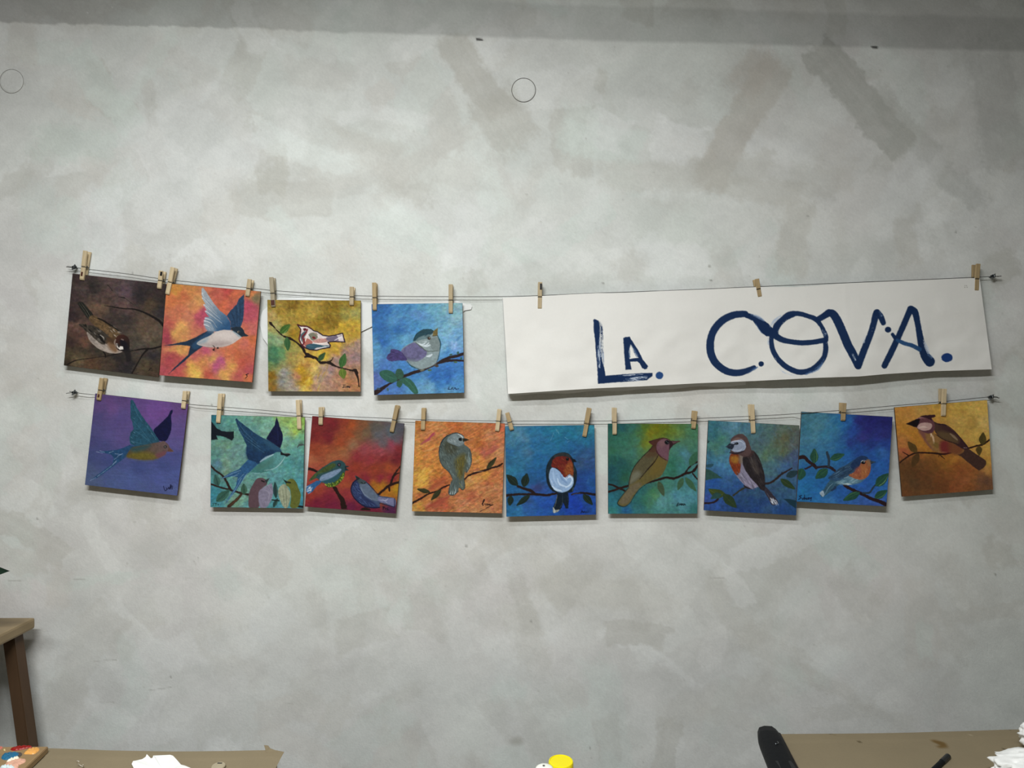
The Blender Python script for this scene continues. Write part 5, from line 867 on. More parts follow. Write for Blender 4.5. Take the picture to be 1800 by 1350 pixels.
def d_gold(p):
    p.bg([(200,260,'946428'),(400,240,'947034'),(600,220,'98742c'),(850,250,'987830'),(1050,230,'a4843c'),(1150,180,'a08038'),(180,450,'90601f'),(300,520,'8c5c1c'),(250,330,'94662c'),(850,350,'987838'),(1000,400,'8f6f30'),(1130,400,'a48848'),(900,500,'987834'),(1050,550,'a08038'),(180,620,'8c5828'),(200,740,'84442a'),(350,640,'8c5c1c'),(450,680,'88581c'),(1000,720,'987030'),(1180,720,'a07c34'),(1150,850,'98702c'),(1180,950,'906430'),(200,900,'4c3018'),(300,980,'462c16'),(400,880,'54341a'),(300,1100,'46301c'),(200,1200,'54331a'),(450,1000,'4f2f18'),(550,900,'5c3818'),(500,1100,'4c2f1a'),(650,850,'6c4418'),(600,1050,'5c3418'),(650,1150,'543018'),(760,820,'8c5c20'),(800,900,'6c3a18'),(850,1000,'6c3a1c'),(1000,950,'74401c'),(900,1080,'784424'),(1000,1000,'744420'),(800,1150,'68381c'),(950,1180,'6c3c1c'),(1100,1080,'5c3c28'),(1180,1100,'503428'),(1150,1170,'5c3c24'),(700,800,'7c4c18'),(400,790,'6c401c')], tex=.08, warp=40, ts=(40,30), ang=.5, eps=35)
    p.line([(145,865),(230,800),(320,755),(400,748),(560,755),(660,765),(760,745)], [10,14,14,14,16,20,14], '20100c', jit=1); p.line([(175,738),(255,785)], [5,10], '20100c'); p.line([(900,715),(980,690),(1060,665),(1130,650),(1210,595)], [10,16,15,18,16], '20100c', jit=1); p.line([(615,770),(650,800),(680,825)], [8,10,6], '2c180e'); p.line([(612,775),(605,800)], [6,4], '2c180e')
    for a, b, wd, c in [((345,745),(238,615),86,'423014'),((365,755),(290,920),90,'3e2a14'),((1125,655),(1135,505),90,'3c3214'),((1085,665),(1088,780),74,'403214')]: p.leaf(a, b, wd, c)
    p.poly([(830,760),(900,690),(960,700),(1060,770),(1150,830),(1172,860),(1160,905),(1100,955),(1060,945),(960,865),(880,800)], '33211c', tex=.15)
    p.poly([(360,480),(410,440),(520,480),(600,560),(720,600),(830,640),(900,680),(900,740),(830,770),(740,745),(620,745),(540,720),(470,650),(420,570)], '6c4c28', tex=.12)
    p.poly([(370,490),(440,500),(460,600),(540,720),(480,660),(420,580)], '5c3434', a=.8, soft=30); p.poly([(620,640),(680,600),(750,640),(740,745),(640,742)], '58191c', a=.9, soft=45); p.poly([(720,620),(830,640),(900,690),(850,765),(740,745)], '5a2f1c', a=.85, soft=45)
    p.line([(510,520),(540,570),(550,640)], [8,20,8], 'b0947c', a=.7); p.line([(520,520),(510,560)], [6,10,4], 'c8b8a8', a=.6); p.poly([(540,620),(600,640),(600,690),(560,680)], '4c4018', a=.5, soft=20)
    p.poly([(520,370),(580,400),(680,420),(760,470),(840,540),(900,610),(960,690),(920,710),(850,680),(760,620),(660,590),(590,540),(550,470)], '37251e', tex=.12, col2='2c181c', g=((600,500),(720,420)))
    p.poly([(600,500),(700,500),(800,540),(850,600),(820,640),(700,600),(620,560)], '4c3c24', a=.75, soft=40); p.line([(740,520),(790,560),(830,600)], [8,24,8], '84705c', a=.55)
    p.line([(570,530),(660,590),(760,625),(850,655)], [5,8,8,5], '20110f', a=.9); p.line([(525,370),(600,405),(690,420),(780,480),(880,590),(960,690)], [6,9,9,8,7,5], '20101a')
    p.poly([(300,430),(330,355),(390,322),(460,318),(530,350),(560,430),(540,500),(480,520),(400,490),(340,450)], '4a2a30', tex=.12)
    p.line([(345,345),(410,330),(470,335)], [4,12,5], '8c6468', a=.6)
    p.poly([(375,320),(420,305),(500,298),(560,295),(572,315),(550,328),(520,332),(525,365),(470,340),(420,325)], '271219', sm=0)
    p.poly([(215,405),(300,365),(370,340),(385,350),(370,400),(350,440),(315,440)], '110a0c', sm=0); p.ell(355,380,12,10,'0c0b14')
    p.poly([(350,450),(380,405),(440,388),(510,400),(528,435),(500,475),(440,488),(385,478)], '8c706c', tex=.1); p.line([(370,450),(420,440),(470,450)], [6,18,6], 'a8948c', a=.6); p.line([(355,465),(430,492),(500,480),(530,440)], [4,7,7,4], '301620', a=.8); p.line([(490,505),(530,480),(545,460)], [4,12,4], '3c2030', a=.7)
    p.line([(905,690),(940,690)], [3,8,3], 'c8b8b0', a=.7); p.line([(600,742),(700,742)], [3,6,3], 'b08878', a=.4)
    p.line([(1130,1090),(1185,1110)], 6, '4a2c24', a=.5)
painting((1560,685), [(82,210),(1182,122),(1253,1185),(172,1270)], d_gold, 'golden brown square painting of a black beaked crested bird, last on the lower wire', 13, lean=.003)

# ------------------------------------------------------------------ the banner
nbx, nby = 1080, 210
uu, vv = np.meshgrid(np.linspace(0, 1, nbx), np.linspace(0, 1, nby))
tx = np.array([884, 949, 1000, 1050, 1100, 1160, 1230, 1330, 1400, 1480, 1600, 1722.]); ty = np.array([523.5, 520.5, 517.5, 515.2, 515, 511.5, 509, 504.5, 504.5, 498.5, 493.0, 488.5])
bx_ = np.array([893, 976, 1050, 1130, 1230, 1330, 1440, 1510, 1557, 1640, 1743.]); by_ = np.array([692.5, 687, 682.5, 679, 673.5, 669.5, 664, 661.8, 657.5, 652.5, 649.2])
XT = 884+(1722-884)*uu; XB = 893+(1743.5-893)*uu
cv = .5*0
PX = XT*(1-vv)+XB*vv; PY = np.interp(XT, tx, ty)*(1-vv)+np.interp(XB, bx_, by_)*vv
bp_ = Paint(PX, PY, 1.0, 21)
bp_.C[:] = hx('dedcd7'); 
nb = fbm(PX/60, PY/40, 500, 4)-.5; bp_.C *= (1+.03*nb)[..., None]
INK = '142a4e'
Sa = lambda q: [(1030+x/9, 540+y/9) for x, y in q]
Sb = lambda q: [(1230+x/7.5, 530+y/7.5) for x, y in q]
Sc = lambda q: [(1440+x/6.923, 520+y/6.923) for x, y in q]
def ink(pts, w_, dry=.0, col=INK, a=.98, jit=.9): bp_.line(pts, w_, col, a=a, soft=1.1, dry=dry, jit=jit)
# L
bp_.poly(Sa([(118,200),(135,185),(200,215),(220,300),(215,420),(225,560),(240,700),(255,850),(290,960),(310,1080),(330,1200),(190,1212),(180,960),(160,750),(145,520),(125,380)]), INK, sm=0, soft=1.1)
ink(Sa([(215,240),(240,330),(240,560),(255,760),(270,900)]), [4,6,7,7,5], .62); ink(Sa([(190,620),(205,800),(215,950)]), [3,4,3], .5, 'c8d0dc', .8); ink(Sa([(215,480),(222,640),(235,780)]), [2,3,2], .5, 'dfe3e8', .7); ink(Sa([(262,650),(275,780),(280,900)]), [2,3.4,2], .55, 'd0d6e0', .7)
bp_.poly(Sa([(300,1085),(560,1062),(850,1045),(1050,1040),(1052,1090),(960,1155),(700,1175),(400,1195),(195,1210),(200,1100)]), INK, sm=0, soft=1.1)
ink(Sa([(640,1140),(800,1130),(960,1110)]), [3,7,4], .6, 'ccd4e0', .8); ink(Sa([(520,1085),(700,1075),(900,1062)]), [1,2.4,1], .55, 'dfe3e8', .7); ink(Sa([(600,1160),(760,1158)]), [1,2,1], .5, 'dfe3e8', .7)
# small A
bp_.poly(Sa([(592,490),(620,472),(690,468),(740,545),(830,690),(900,830),(982,935),(965,975),(930,982),(890,965),(850,890),(810,860),(700,862),(720,985),(625,992),(610,800),(595,600)]), INK, sm=0, soft=1.1)
bp_.poly(Sa([(705,590),(720,600),(830,800),(690,820),(680,700)]), 'e6e4de', sm=0, soft=1.2, jit=.5); ink(Sa([(720,600),(770,690),(810,770)]), [3,5,5], .55, '3c5478', .85); ink(Sa([(690,620),(690,790)]), [2,3], .6, '4c6484', .8)
bp_.poly(Sa([(660,830),(740,812),(860,800),(870,860),(780,850),(680,860)]), INK, sm=0, soft=1.1)
bp_.ell(*Sa([(1163,1080)])[0], 6.7, 6.7, '28487a', soft=1.1)
# C
ink(Sb([(600,165),(560,165),(450,178),(320,235),(220,330),(160,440),(138,560),(150,690),(210,810),(320,900),(430,938),(540,935),(640,905),(720,865)]), [11,11.5,12.5,13,13,13,13.5,13.5,13,12.5,12,11.5,9.5,6.5], .12)
ink(Sb([(640,935),(720,890),(760,865)]), [3,4,2], .55, '3c5a88', .8)
bp_.poly(Sb([(560,125),(680,165),(800,215),(900,290),(960,350),(985,400),(950,455),(880,458),(810,410),(755,330),(700,255),(600,212)]), INK, sm=0, soft=1.1); ink(Sb([(680,170),(780,210),(850,255)]), [3,5,2], .5, '8ea0bc', .7); ink(Sb([(735,290),(780,370),(820,420)]), [1,1.4,1], .2, '93a6c2', .7)
bp_.ell(*Sb([(810,823)])[0], 4.9, 4.7, INK, soft=1.1)
# O with its band
ink(Sb([(930,330),(990,250),(1070,190)]), [3,5,3], .5, 'a9b7cc', .8)
ink(Sb([(985,380),(1010,310),(1090,235),(1180,170),(1300,160),(1420,190),(1530,235),(1600,320),(1640,400),(1665,460),(1672,510)]), [8,9,9,10,8.5,8,9,7,8,8,6], .18)
ink(Sb([(1655,545),(1662,620),(1640,730),(1575,820),(1480,895),(1350,932),(1240,912),(1120,845),(1025,750),(965,640),(945,550),(945,465)]), [8,9.5,9,10,9.5,9.5,9.5,9.5,9,9,8.5,8], .16)
ink(Sb([(1640,760),(1560,880),(1400,960)]), [3,6,3], .55, '5c7aa4', .7); ink(Sb([(1030,870),(1120,940),(1240,975)]), [1,3,1], .6, 'b4c0d2', .7); ink(Sb([(900,480),(905,560)]), [3,3], .5, 'b4c0d2', .7)
ink(Sb([(960,390),(1000,450),(1080,500),(1200,530),(1350,545),(1500,535),(1660,505)]), [9,12,10,9,9,9,9], .1); ink(Sb([(1620,380),(1650,430)]), [4,6], .6, 'c4ccd8', .7)
ink(Sb([(1005,440),(1010,370),(1060,290),(1140,220),(1240,185)]), [9,9,8,8,5], .3)
# V
ink(Sb([(1560,235),(1640,190),(1700,150)]), [10,11,13]); ink(Sc([(60,235),(130,210),(180,235),(240,340),(300,480),(350,600),(420,730),(470,850)]), [9,13,14.5,15,15,15,15,12], .06)
ink(Sc([(475,855),(520,730),(570,600),(620,480),(660,350),(690,230),(705,205)]), [12,12,12,11,11,12,12], .2); ink(Sc([(700,205),(745,250),(780,330)]), [12,11,9], .15); ink(Sc([(560,480),(540,560)]), [3,5], .6, 'c4ccd8', .7); ink(Sc([(410,720),(440,780)]), [4,3], .5, 'c8d0da', .8); ink(Sc([(740,190),(755,240)]), [4,5], .6, '8fa2be', .7)
bp_.ell(*Sc([(838,412)])[0], 5.7, 5.2, INK, soft=1.1); ink(Sc([(893,470),(935,530)]), [6,6.5], .15)
# A
ink(Sc([(795,850),(870,700),(950,530),(1030,350),(1085,220),(1115,165)]), [10.5,11,10.5,10.5,11,12], .08); ink(Sc([(1115,165),(1165,200),(1195,320),(1220,460),(1250,610),(1290,730),(1345,800)]), [13,12,10,11,13,16,18], .05)
ink(Sc([(950,540),(1040,580),(1130,605),(1220,650)]), [6,7,7,8], .3, '274a74'); ink(Sc([(1270,540),(1300,620),(1330,690)]), [2,6,5], .5, 'c4ccd8', .9); ink(Sc([(1330,720),(1365,745)]), [5,5], .5, '6c84a8', .7)
bp_.ell(*Sc([(1555,752)])[0], 10, 8, '1c3a72', soft=1.1)
for q in [(1696,502),(1699,502),(1696,505),(1700,505)]: bp_.ell(q[0], q[1], .7, .7, '8a857c', soft=1)
DB = WALL-.0150
wave = .0035*np.sin(PX/70+PY/120)+.009*(fbm(PX/120, PY/110, 520, 3)-.5)+.0045*(fbm(PX/40, PY/34, 521, 2)-.5)
out = (.004+.010*vv**1.2+wave*np.clip(vv*1.6, 0, 1))
crease = -.0002*np.exp(-((PX-(1460+PY*.05))/5)**2)
Dm = DB-out+crease
co = np.stack([(PX-900)/F*Dm, Dm, CAMZ-(PY-675)/F*Dm], -1)
c0 = Vector(co[0, nbx//2]); 
bt = thing('paper_banner', c0, 'long white paper banner with dark blue painted letters, hanging from the upper wire', 'banner')
color_mesh('front_sheet', co-np.array(c0), nbx, nby, bp_.C, M['banner'], bt)
# the folded back of the sheet, seen below the lower edge and along the left fold
bm = bmesh.new(); n = 60; rows = []
for j, (pyf, dd) in enumerate([(0, .0035), (.5, .004), (1, .0045)]):
    row = []
    for i in range(n+1):
        x = 887+(1318-887)*i/n
        top = np.interp(x, tx, ty)+8; bot = np.interp(x, bx_, by_)+np.interp(x, [887, 893, 960, 1050, 1318], [-3, 1.5, 4.5, 5.5, 7.5])+(1.2*math.sin(i*.5))
        xx = x+(6 if False else 0); y = top+(bot-top)*pyf
        if i == n: xx -= 0 if pyf < 1 else 8
        if i < 3: xx += 8*pyf
        row.append(bm.verts.new(P(xx, y, WALL-.0015-dd*1.2)-c0))
    rows.append(row)
for a, b in zip(rows, rows[1:]):
    for i in range(n): bm.faces.new((a[i], a[i+1], b[i+1], b[i]))
r = bmesh.ops.extrude_face_region(bm, geom=list(bm.faces)); bmesh.ops.translate(bm, verts=[v for v in r['geom'] if isinstance(v, bmesh.types.BMVert)], vec=(0, .0006, 0))
obj('back_fold', bm, M['white'], bt)
bm = bmesh.new()
ls = [P(883.8+(892.5-883.8)*k/8, 524+(692.3-524)*k/8, DB-.004-.010*(k/8)**1.2+.0005)-c0 for k in range(9)]
lo_ = [P(883.8+(892.5-883.8)*k/8-.6, 524+(692.3-524)*k/8, DB+.004)-c0 for k in range(9)]
va = [bm.verts.new(q) for q in ls]; vb = [bm.verts.new(q) for q in lo_]
for k in range(8): bm.faces.new((va[k], va[k+1], vb[k+1], vb[k]))
obj('folded_edge', bm, M['white'], bt)

# ------------------------------------------------------------------ paper cutout behind two of the paintings
out_ = [(457,572),(458,556),(462,546),(468,541),(480,526),(540,523.5),(600,526),(632,529),(645,533),(655,539),(680,534),(740,531),(790,529.5),(803,528.5),(812,536),(827,534.5),(826,538),(830,538.5),(828,544),(812,546.5),(800,556),(740,566),(662,570),(655,573),(652,569),(649,570),(647,574),(644,569),(640,569),(636,576),(628,582),(600,600),(520,618),(484,617),(472,608),(462,594)]
dw = WALL-.004
cc = P(640, 565, dw); bm = bmesh.new()
vs = [bm.verts.new(P(x, y, dw-.002*math.sin(x/23)*.6)-cc) for x, y in out_]
f = bm.faces.new(vs); bmesh.ops.triangulate(bm, faces=[f])
r = bmesh.ops.extrude_face_region(bm, geom=list(bm.faces)); bmesh.ops.translate(bm, verts=[v for v in r['geom'] if isinstance(v, bmesh.types.BMVert)], vec=(0, .0007, 0))
o = obj('paper_cutout', bm, M['paper2']); o.location = cc
tag(o, 'white scalloped paper cutout, mostly hidden behind the yellow and sky blue bird paintings', 'paper cutout')

# ------------------------------------------------------------------ work tables under kraft paper
TZ = .75
def work_table(name, x0, x1, y0, y1, z, label):
    t = thing('work_table', ((x0+x1)/2, (y0+y1)/2, 0), label, 'table', 'work tables'); o = Vector(t.location)
    bm = bmesh.new(); add_box(bm, (x0, y0, z-.028), (x1, y1, z), .003); obj('tabletop', bm, M['tabletop'], t, origin=o)
    for x in (x0+.06, x1-.06):
        for y in (y0+.06, y1-.06):
            bm = bmesh.new(); add_box(bm, (x-.02, y-.02, 0), (x+.02, y+.02, z-.028), .003); obj('leg', bm, M['metalgrey'], t, origin=o)
    for ya in (y0+.05, y1-.07):
        bm = bmesh.new(); add_box(bm, (x0+.06, ya, z-.09), (x1-.06, ya+.02, z-.028)); obj('apron', bm, M['metalgrey'], t, origin=o)
    return t
work_table('l', -1.95, -.475, .62, 1.384, TZ-.002, 'work table under brown kraft paper on the left below the pictures')
work_table('r', .542, 2.0, .66, 1.452, TZ-.002, 'work table under brown kraft paper on the right below the banner')
work_table('c', -.40, .46, .62, 1.29, TZ, 'bare work table in the middle carrying the yellow lidded jar')
def kraft(pts_far, x_lo, x_hi, y_near, z, edge_near, label, marks, seed, flip=False):
    """sheet between a far edge polyline (px, py at its own depth on z) and a near edge; drawn as a grid with pigment"""
    nx, ny = 260, 150
    u, v = np.meshgrid(np.linspace(0, 1, nx), np.linspace(0, 1, ny))
    far = np.array(pts_far); X = x_lo+(x_hi-x_lo)*u
    Yf = np.interp(X, far[:, 0], far[:, 1]); Y = Yf*(1-v)+y_near*v
    X = X+np.interp(Y, [y_near, far[:, 1].max()], [edge_near, 0])*(u if not flip else 1-u)
    p = Paint(X*1000, Y*1000, 2.0, seed)
    p.C[:] = hx('82765f'); p.C *= (1+.05*(fbm(X*14, Y*14, seed, 4)-.5))[..., None]
    for m in marks: m(p)
    Z = z+.0012+.0016*fbm(X*6, Y*6, seed+4, 2)+np.where(v < .04, .001, 0)
    c = np.array([X.mean(), Y.mean(), z])
    o = color_mesh('kraft_paper', np.stack([X, Y, Z], -1)-c, nx, ny, p.C, M['kraft']); o.location = c
    tag(o, label, 'kraft paper', 'kraft papers covering the tables'); return o
W_ = lambda px, py, z=TZ: T(px, py, z)
L1 = [W_(x, y) for x, y in [(-260, 1314), (60, 1317), (130, 1319), (200, 1321.5), (300, 1323.5), (400, 1323), (470, 1321.5), (484, 1321.5), (499, 1324.5)]]
mk = [lambda p: p.ell(*(W_(383, 1345)*1000)[:2], 6, 3, '5c5343', a=.5)]
kl = kraft([(q.x, q.y) for q in L1], L1[0].x, L1[-1].x, .60, TZ, .03, 'brown kraft paper sheet covering the left work table, with a torn corner', mk, 31)
# torn corner that stands up
bm = bmesh.new()
pp = [W_(467, 1322), W_(498.5, 1324.8), W_(489, 1321), W_(475, 1315.5), W_(471, 1310.5), W_(464, 1310), W_(466, 1316)]
zz = [0, 0, .004, .013, .018, .019, .010]
vs = []
for q, dz_ in zip(pp, zz):
    py = 675+(CAMZ-q.z)*F/q.y; D = 1.384 if dz_ == 0 else 1.384+dz_*.3
    px = 900+q.x*F/q.y; vs.append(bm.verts.new(P(px, py, D)-kl.location))
f = bm.faces.new(vs); bmesh.ops.triangulate(bm, faces=[f])
r = bmesh.ops.extrude_face_region(bm, geom=list(bm.faces)); bmesh.ops.translate(bm, verts=[v for v in r['geom'] if isinstance(v, bmesh.types.BMVert)], vec=(0, .0006, 0))
kp = mat('kraft_plain', '82765f', .85, .1, noise=.04, nscale=200)
obj('torn_corner', bm, kp, kl, 'small torn corner of the paper standing up')
R1 = [W_(x, y) for x, y in [(1346, 1293), (1480, 1292), (1600, 1290), (1700, 1287), (1760, 1285), (1800, 1284.5), (2150, 1280)]]
def r_marks(p):
    q = lambda x, y: tuple((W_(x, y)*1000)[:2])
    p.poly([q(1637,1303),(q(1646,1303)),q(1660,1307),q(1665,1313),q(1663,1316),q(1650,1316),q(1647,1314),q(1651,1311),q(1642,1307)], '5c4420', a=.75, soft=6)
    p.line([q(1459,1292.5), q(1463,1293.5)], 3, '241f18'); p.line([q(1463,1293.5), q(1474,1296)], 2, '5c5038', a=.6); p.line([q(1508,1307), q(1513,1305)], 3, '4a3f2c'); p.line([q(1765,1319), q(1769,1319.5)], 5, '241c10'); p.line([q(1771,1282.5), q(1775,1285)], 3, '4a3f2c')
    p.ell(*q(1706,1294), 3, 3, 'a89c84', a=.7)
kraft([(q.x, q.y) for q in R1], R1[0].x, R1[-1].x, .64, TZ, .0, 'brown kraft paper sheet covering the right work table, with a brown stain', [r_marks], 32, True)

# long black object along the left end of the right table
def on(px, py, z): return T(px, py, z)
bm = bmesh.new(); n = 26; prof = []
c_far = 1.447; secs = []
for i in range(n+1):
    t = i/n; y = c_far-t*.62
    k = (.80, .95, 1)[min(i, 2)]
    xl, xr = .516-.0965*t, .566-.085*t
    xm = (xl+xr)/2; wl = (xr-xl)/2
    secs.append([(xm-wl*k, TZ+.002), (xm-wl*k*1.02, TZ+.012), (xm-wl*k*.85, TZ+.012+.012*k), (xm-wl*.3*k, TZ+.014+.014*k), (xm+wl*.5*k, TZ+.014+.013*k), (xm+wl*.92*k, TZ+.012+.008*k), (xm+wl*k, TZ+.002)])
rows = []
for i, s_ in enumerate(secs): rows.append([bm.verts.new((x, c_far-(i/n)*.62+(0 if i else .001), z)) for x, z in s_])
for a, b in zip(rows, rows[1:]):
    for k in range(len(a)): bm.faces.new((a[k], a[(k+1) % len(a)], b[(k+1) % len(b)], b[k]))
bm.faces.new(rows[0]); bm.faces.new(rows[-1][::-1])
t = thing('padded_case', (.50, 1.14, TZ), 'long black rounded case lying along the left end of the right table', 'case'); o_ = Vector(t.location)
obj('shell', bm, M['black'], t, smooth=True, origin=o_)
bm = bmesh.new(); add_tube(bm, [(.562, 1.437, TZ+.012), (.544, 1.3, TZ+.013), (.503, 1.0, TZ+.013), (.481, .84, TZ+.013)], .0045, 8); obj('maroon_piping', bm, M['maroon'], t, 'dark maroon edge strip', origin=o_)
bm = bmesh.new(); add_box(bm, (.505, 1.27, TZ+.0258), (.535, 1.31, TZ+.0272), .0006); obj('strap_patch', bm, M['blackplastic'], t, origin=o_)
bm = bmesh.new(); add_torus(bm, (.530, 1.375, TZ+.0285), .006, .0009, (0, 0, 1), 16, 5, arc=2.4, start=3.6); obj('metal_ring', bm, M['steel'], t, 'thin bright metal ring', origin=o_)

# black marker
a = on(1667, 1329, TZ+.0055); b = on(1640, 1355, TZ+.0055); dr = (b-a).normalized()
t = thing('black_marker', a, 'black marker pen lying on the right kraft paper, pointing at the brown stain', 'marker pen')
def al(bm, z0=0):
    q = Vector((0, 0, 1)).rotation_difference(dr).to_matrix(); bmesh.ops.rotate(bm, verts=bm.verts, cent=(0, 0, 0), matrix=q); return bm
bm = bmesh.new(); add_lathe(bm, [(0, 0), (.0042, 0), (.0054, .0015), (.0055, .031), (0, .031)], n=20); obj('cap', al(bm), M['blackplastic'], t, smooth=False)
bm = bmesh.new(); add_lathe(bm, [(0, .0312), (.0050, .0312), (.0052, .120), (.0040, .128), (0, .128)], n=20); obj('barrel', al(bm), M['black'], t)
bm = bmesh.new(); add_lathe(bm, [(.0051, .0312), (.0056, .0314), (.0056, .0334), (.0051, .0336)], n=20); obj('ring', al(bm), M['darksteel'], t, 'pale worn ring')

# white tissues
def crumple(name, c, rx, ry, rz, seed, label, m='tissue'):
    bm = bmesh.new(); bmesh.ops.create_icosphere(bm, subdivisions=5, radius=1)
    R = np.array([v.co[:] for v in bm.verts])
    f = fbm(R[:, 0]*2.2+R[:, 2]*1.3+9, R[:, 1]*2.2-R[:, 2]*1.1+9, seed, 4)-.5
    f2 = np.abs(fbm(R[:, 0]*3+R[:, 2]*2+20, R[:, 1]*3+R[:, 2]*1.4+20, seed+3, 2)-.5)
    for v, k, k2 in zip(bm.verts, f, f2):
        s_ = 1+.34*k-.5*k2; p = v.co*s_
        v.co = Vector((p.x*rx, p.y*ry, max(p.z, -.75)*rz))
    zmin = min(v.co.z for v in bm.verts)
    for v in bm.verts: v.co.z -= zmin
    o = obj(name, bm, M[m], smooth=True); o.location = c
    return tag(o, label, 'tissue', 'crumpled white tissues')
q = on(1812, 1362, TZ); crumple('crumpled_tissue', (q.x+.012, q.y-.02, TZ+.003), .105, .05, .030, 41, 'crumpled white tissue lying flat at the right edge of the right kraft paper')
q = on(1845, 1330, TZ); crumple('crumpled_tissue', (q.x+.012, q.y+.01, TZ+.003), .058, .05, .036, 44, 'tall balled up white tissue at the far right picture edge, behind the flat one')
# white torn paper on the left table
o_l = [(231.5,1343),(234,1339.5),(241,1336.5),(250,1333.5),(256,1331.5),(258,1327),(259.5,1331),(262,1333.5),(268,1333.8),(269.5,1329),(272,1327.2),(299,1327),(304,1330),(311,1336),(318,1343),(326,1347),(336,1352),(352,1372),(340,1400),(280,1410),(238,1380),(236,1351)]
pts = [on(x, y, TZ+.006) for x, y in o_l]; c = sum(pts, Vector())/len(pts); c.z = TZ
bm = bmesh.new(); vs = [bm.verts.new((q.x-c.x, q.y-c.y, .0065+.0015*math.sin(i*1.7))) for i, q in enumerate(pts)]
f = bm.faces.new(vs); r = bmesh.ops.poke(bm, faces=[f]); r['verts'][0].co.z = .014
bmesh.ops.subdivide_edges(bm, edges=list(bm.edges), cuts=2, use_grid_fill=True)
r = bmesh.ops.extrude_face_region(bm, geom=list(bm.faces)); bmesh.ops.translate(bm, verts=[v for v in r['geom'] if isinstance(v, bmesh.types.BMVert)], vec=(0, 0, -.001))
o = obj('torn_paper', bm, M['tissue']); o.location = c; tag(o, 'bright white torn piece of paper lying on the left kraft paper', 'paper scrap')

# small things on the left table
q = on(141, 1352, TZ)
bm = bmesh.new(); add_torus(bm, (0, 0, 0), .0085, .0007, Vector((.35, .8, .5)), 26, 6, arc=5.2, start=.6); zm = min(v.co.z for v in bm.verts); bmesh.ops.translate(bm, verts=bm.verts, vec=(0, 0, -zm))
o = obj('metal_ring', bm, mat('bright_metal', 'd6cfc0', .3, .6, .3), smooth=True); o.location = (q.x, q.y, TZ+.0025); tag(o, 'small open shiny metal ring standing on the left kraft paper', 'ring')
q = on(384, 1353, TZ); t = thing('bottle_cap', (q.x, q.y, TZ+.003), 'small pale round cap with a dark slot lying on the left kraft paper', 'cap')
bm = bmesh.new(); add_lathe(bm, [(0, 0), (.0125, 0), (.013, .004), (.012, .0055), (0, .0055)], n=28); obj('disc', bm, mat('cap_beige', 'a39880', .6, .2, noise=.1, nscale=80), t)
bm = bmesh.new(); add_box(bm, (-.005, .006, .0052), (.004, .0085, .0062)); obj('slot', bm, M['blackplastic'], t, 'dark slot')

# palette
A = on(85, 1312, TZ+.016); ang = math.radians(4)
ex = Vector((-math.cos(ang), math.sin(ang)*-.2, 0)); ey = Vector((math.sin(math.radians(7)), -math.cos(math.radians(7)), 0))
t = thing('paint_palette', A-Vector((0, 0, .016-.003)), 'brown board palette with blobs of red, orange, blue and pink paint', 'palette'); o_ = Vector(t.location)
qd = [A, A+.32*ex, A+.32*ex+.24*ey, A+.24*ey]
bm = bmesh.new(); add_hexa(bm, [v-o_+Vector((0, 0, -.0125)) for v in qd], [v-o_ for v in qd], .0012); obj('board', bm, M['palette'], t)
def blob(name, pxs, col, label, h=.003, seed=0):
    m = mat('wet_paint_'+name, col, .35, .4, noise=.2, nscale=150)
    q = [on(x, y, TZ+.016)-o_ for x, y in pxs]; c = sum(q, Vector())/len(q); bm = bmesh.new()
    qs = catmull([(v.x, v.y) for v in q], True, 4); k = len(qs); rings = []
    for s_, z in ((1, 0), (.92, h*.55), (.65, h), (.3, h*.75)):
        rings.append([bm.verts.new((c.x+(x-c.x)*s_, c.y+(y-c.y)*s_, c.z+z*(1+.4*math.sin(i*2.1+seed)))) for i, (x, y) in enumerate(qs)])
    for a_, b_ in zip(rings, rings[1:]):
        for i in range(k): bm.faces.new((a_[i], a_[(i+1) % k], b_[(i+1) % k], b_[i]))
    bm.faces.new(rings[-1]); obj('paint_blob', bm, m, t, label, smooth=True)
blob('red', [(18,1317),(28,1313.5),(36,1312),(54,1312),(56,1314.5),(48,1315.5),(36,1318.5),(24,1320)], '8e1c18', 'smeared dark red paint')
blob('orange', [(42,1325),(50,1317.5),(62,1314.5),(69,1316),(68,1320),(60,1325.5),(50,1326)], 'e0a254', 'light orange paint')
blob('blue', [(3,1330),(8,1325),(22,1322.5),(32,1323.5),(33,1328),(24,1333.5),(10,1336),(3,1334)], '24678a', 'blue paint')
blob('grey', [(29,1323),(37,1323),(39,1327),(33,1331)], '4d453e', 'dark grey paint', .001)
blob('pink', [(9,1343),(20,1338),(30,1334.5),(44,1334.5),(44,1340),(34,1345),(30,1351),(14,1352)], 'd9a78e', 'pale pink paint', .003)
blob('cream', [(11,1341),(18,1336),(30,1332.5),(33,1332.5),(33,1334),(22,1338)], 'f4ead2', 'cream white paint', .004)
blob('ice', [(0,1350),(8,1346),(18,1347),(26,1349),(20,1358),(4,1360)], 'd3e4e6', 'icy white paint', .004)
blob('rose', [(-12,1316),(0,1312.5),(5,1314),(2,1317),(-6,1319)], 'c0705f', 'rose paint', .002)
blob('ochre', [(6,1319),(9,1317.5),(9,1320)], 'd8c890', 'tiny cream drop', .002)

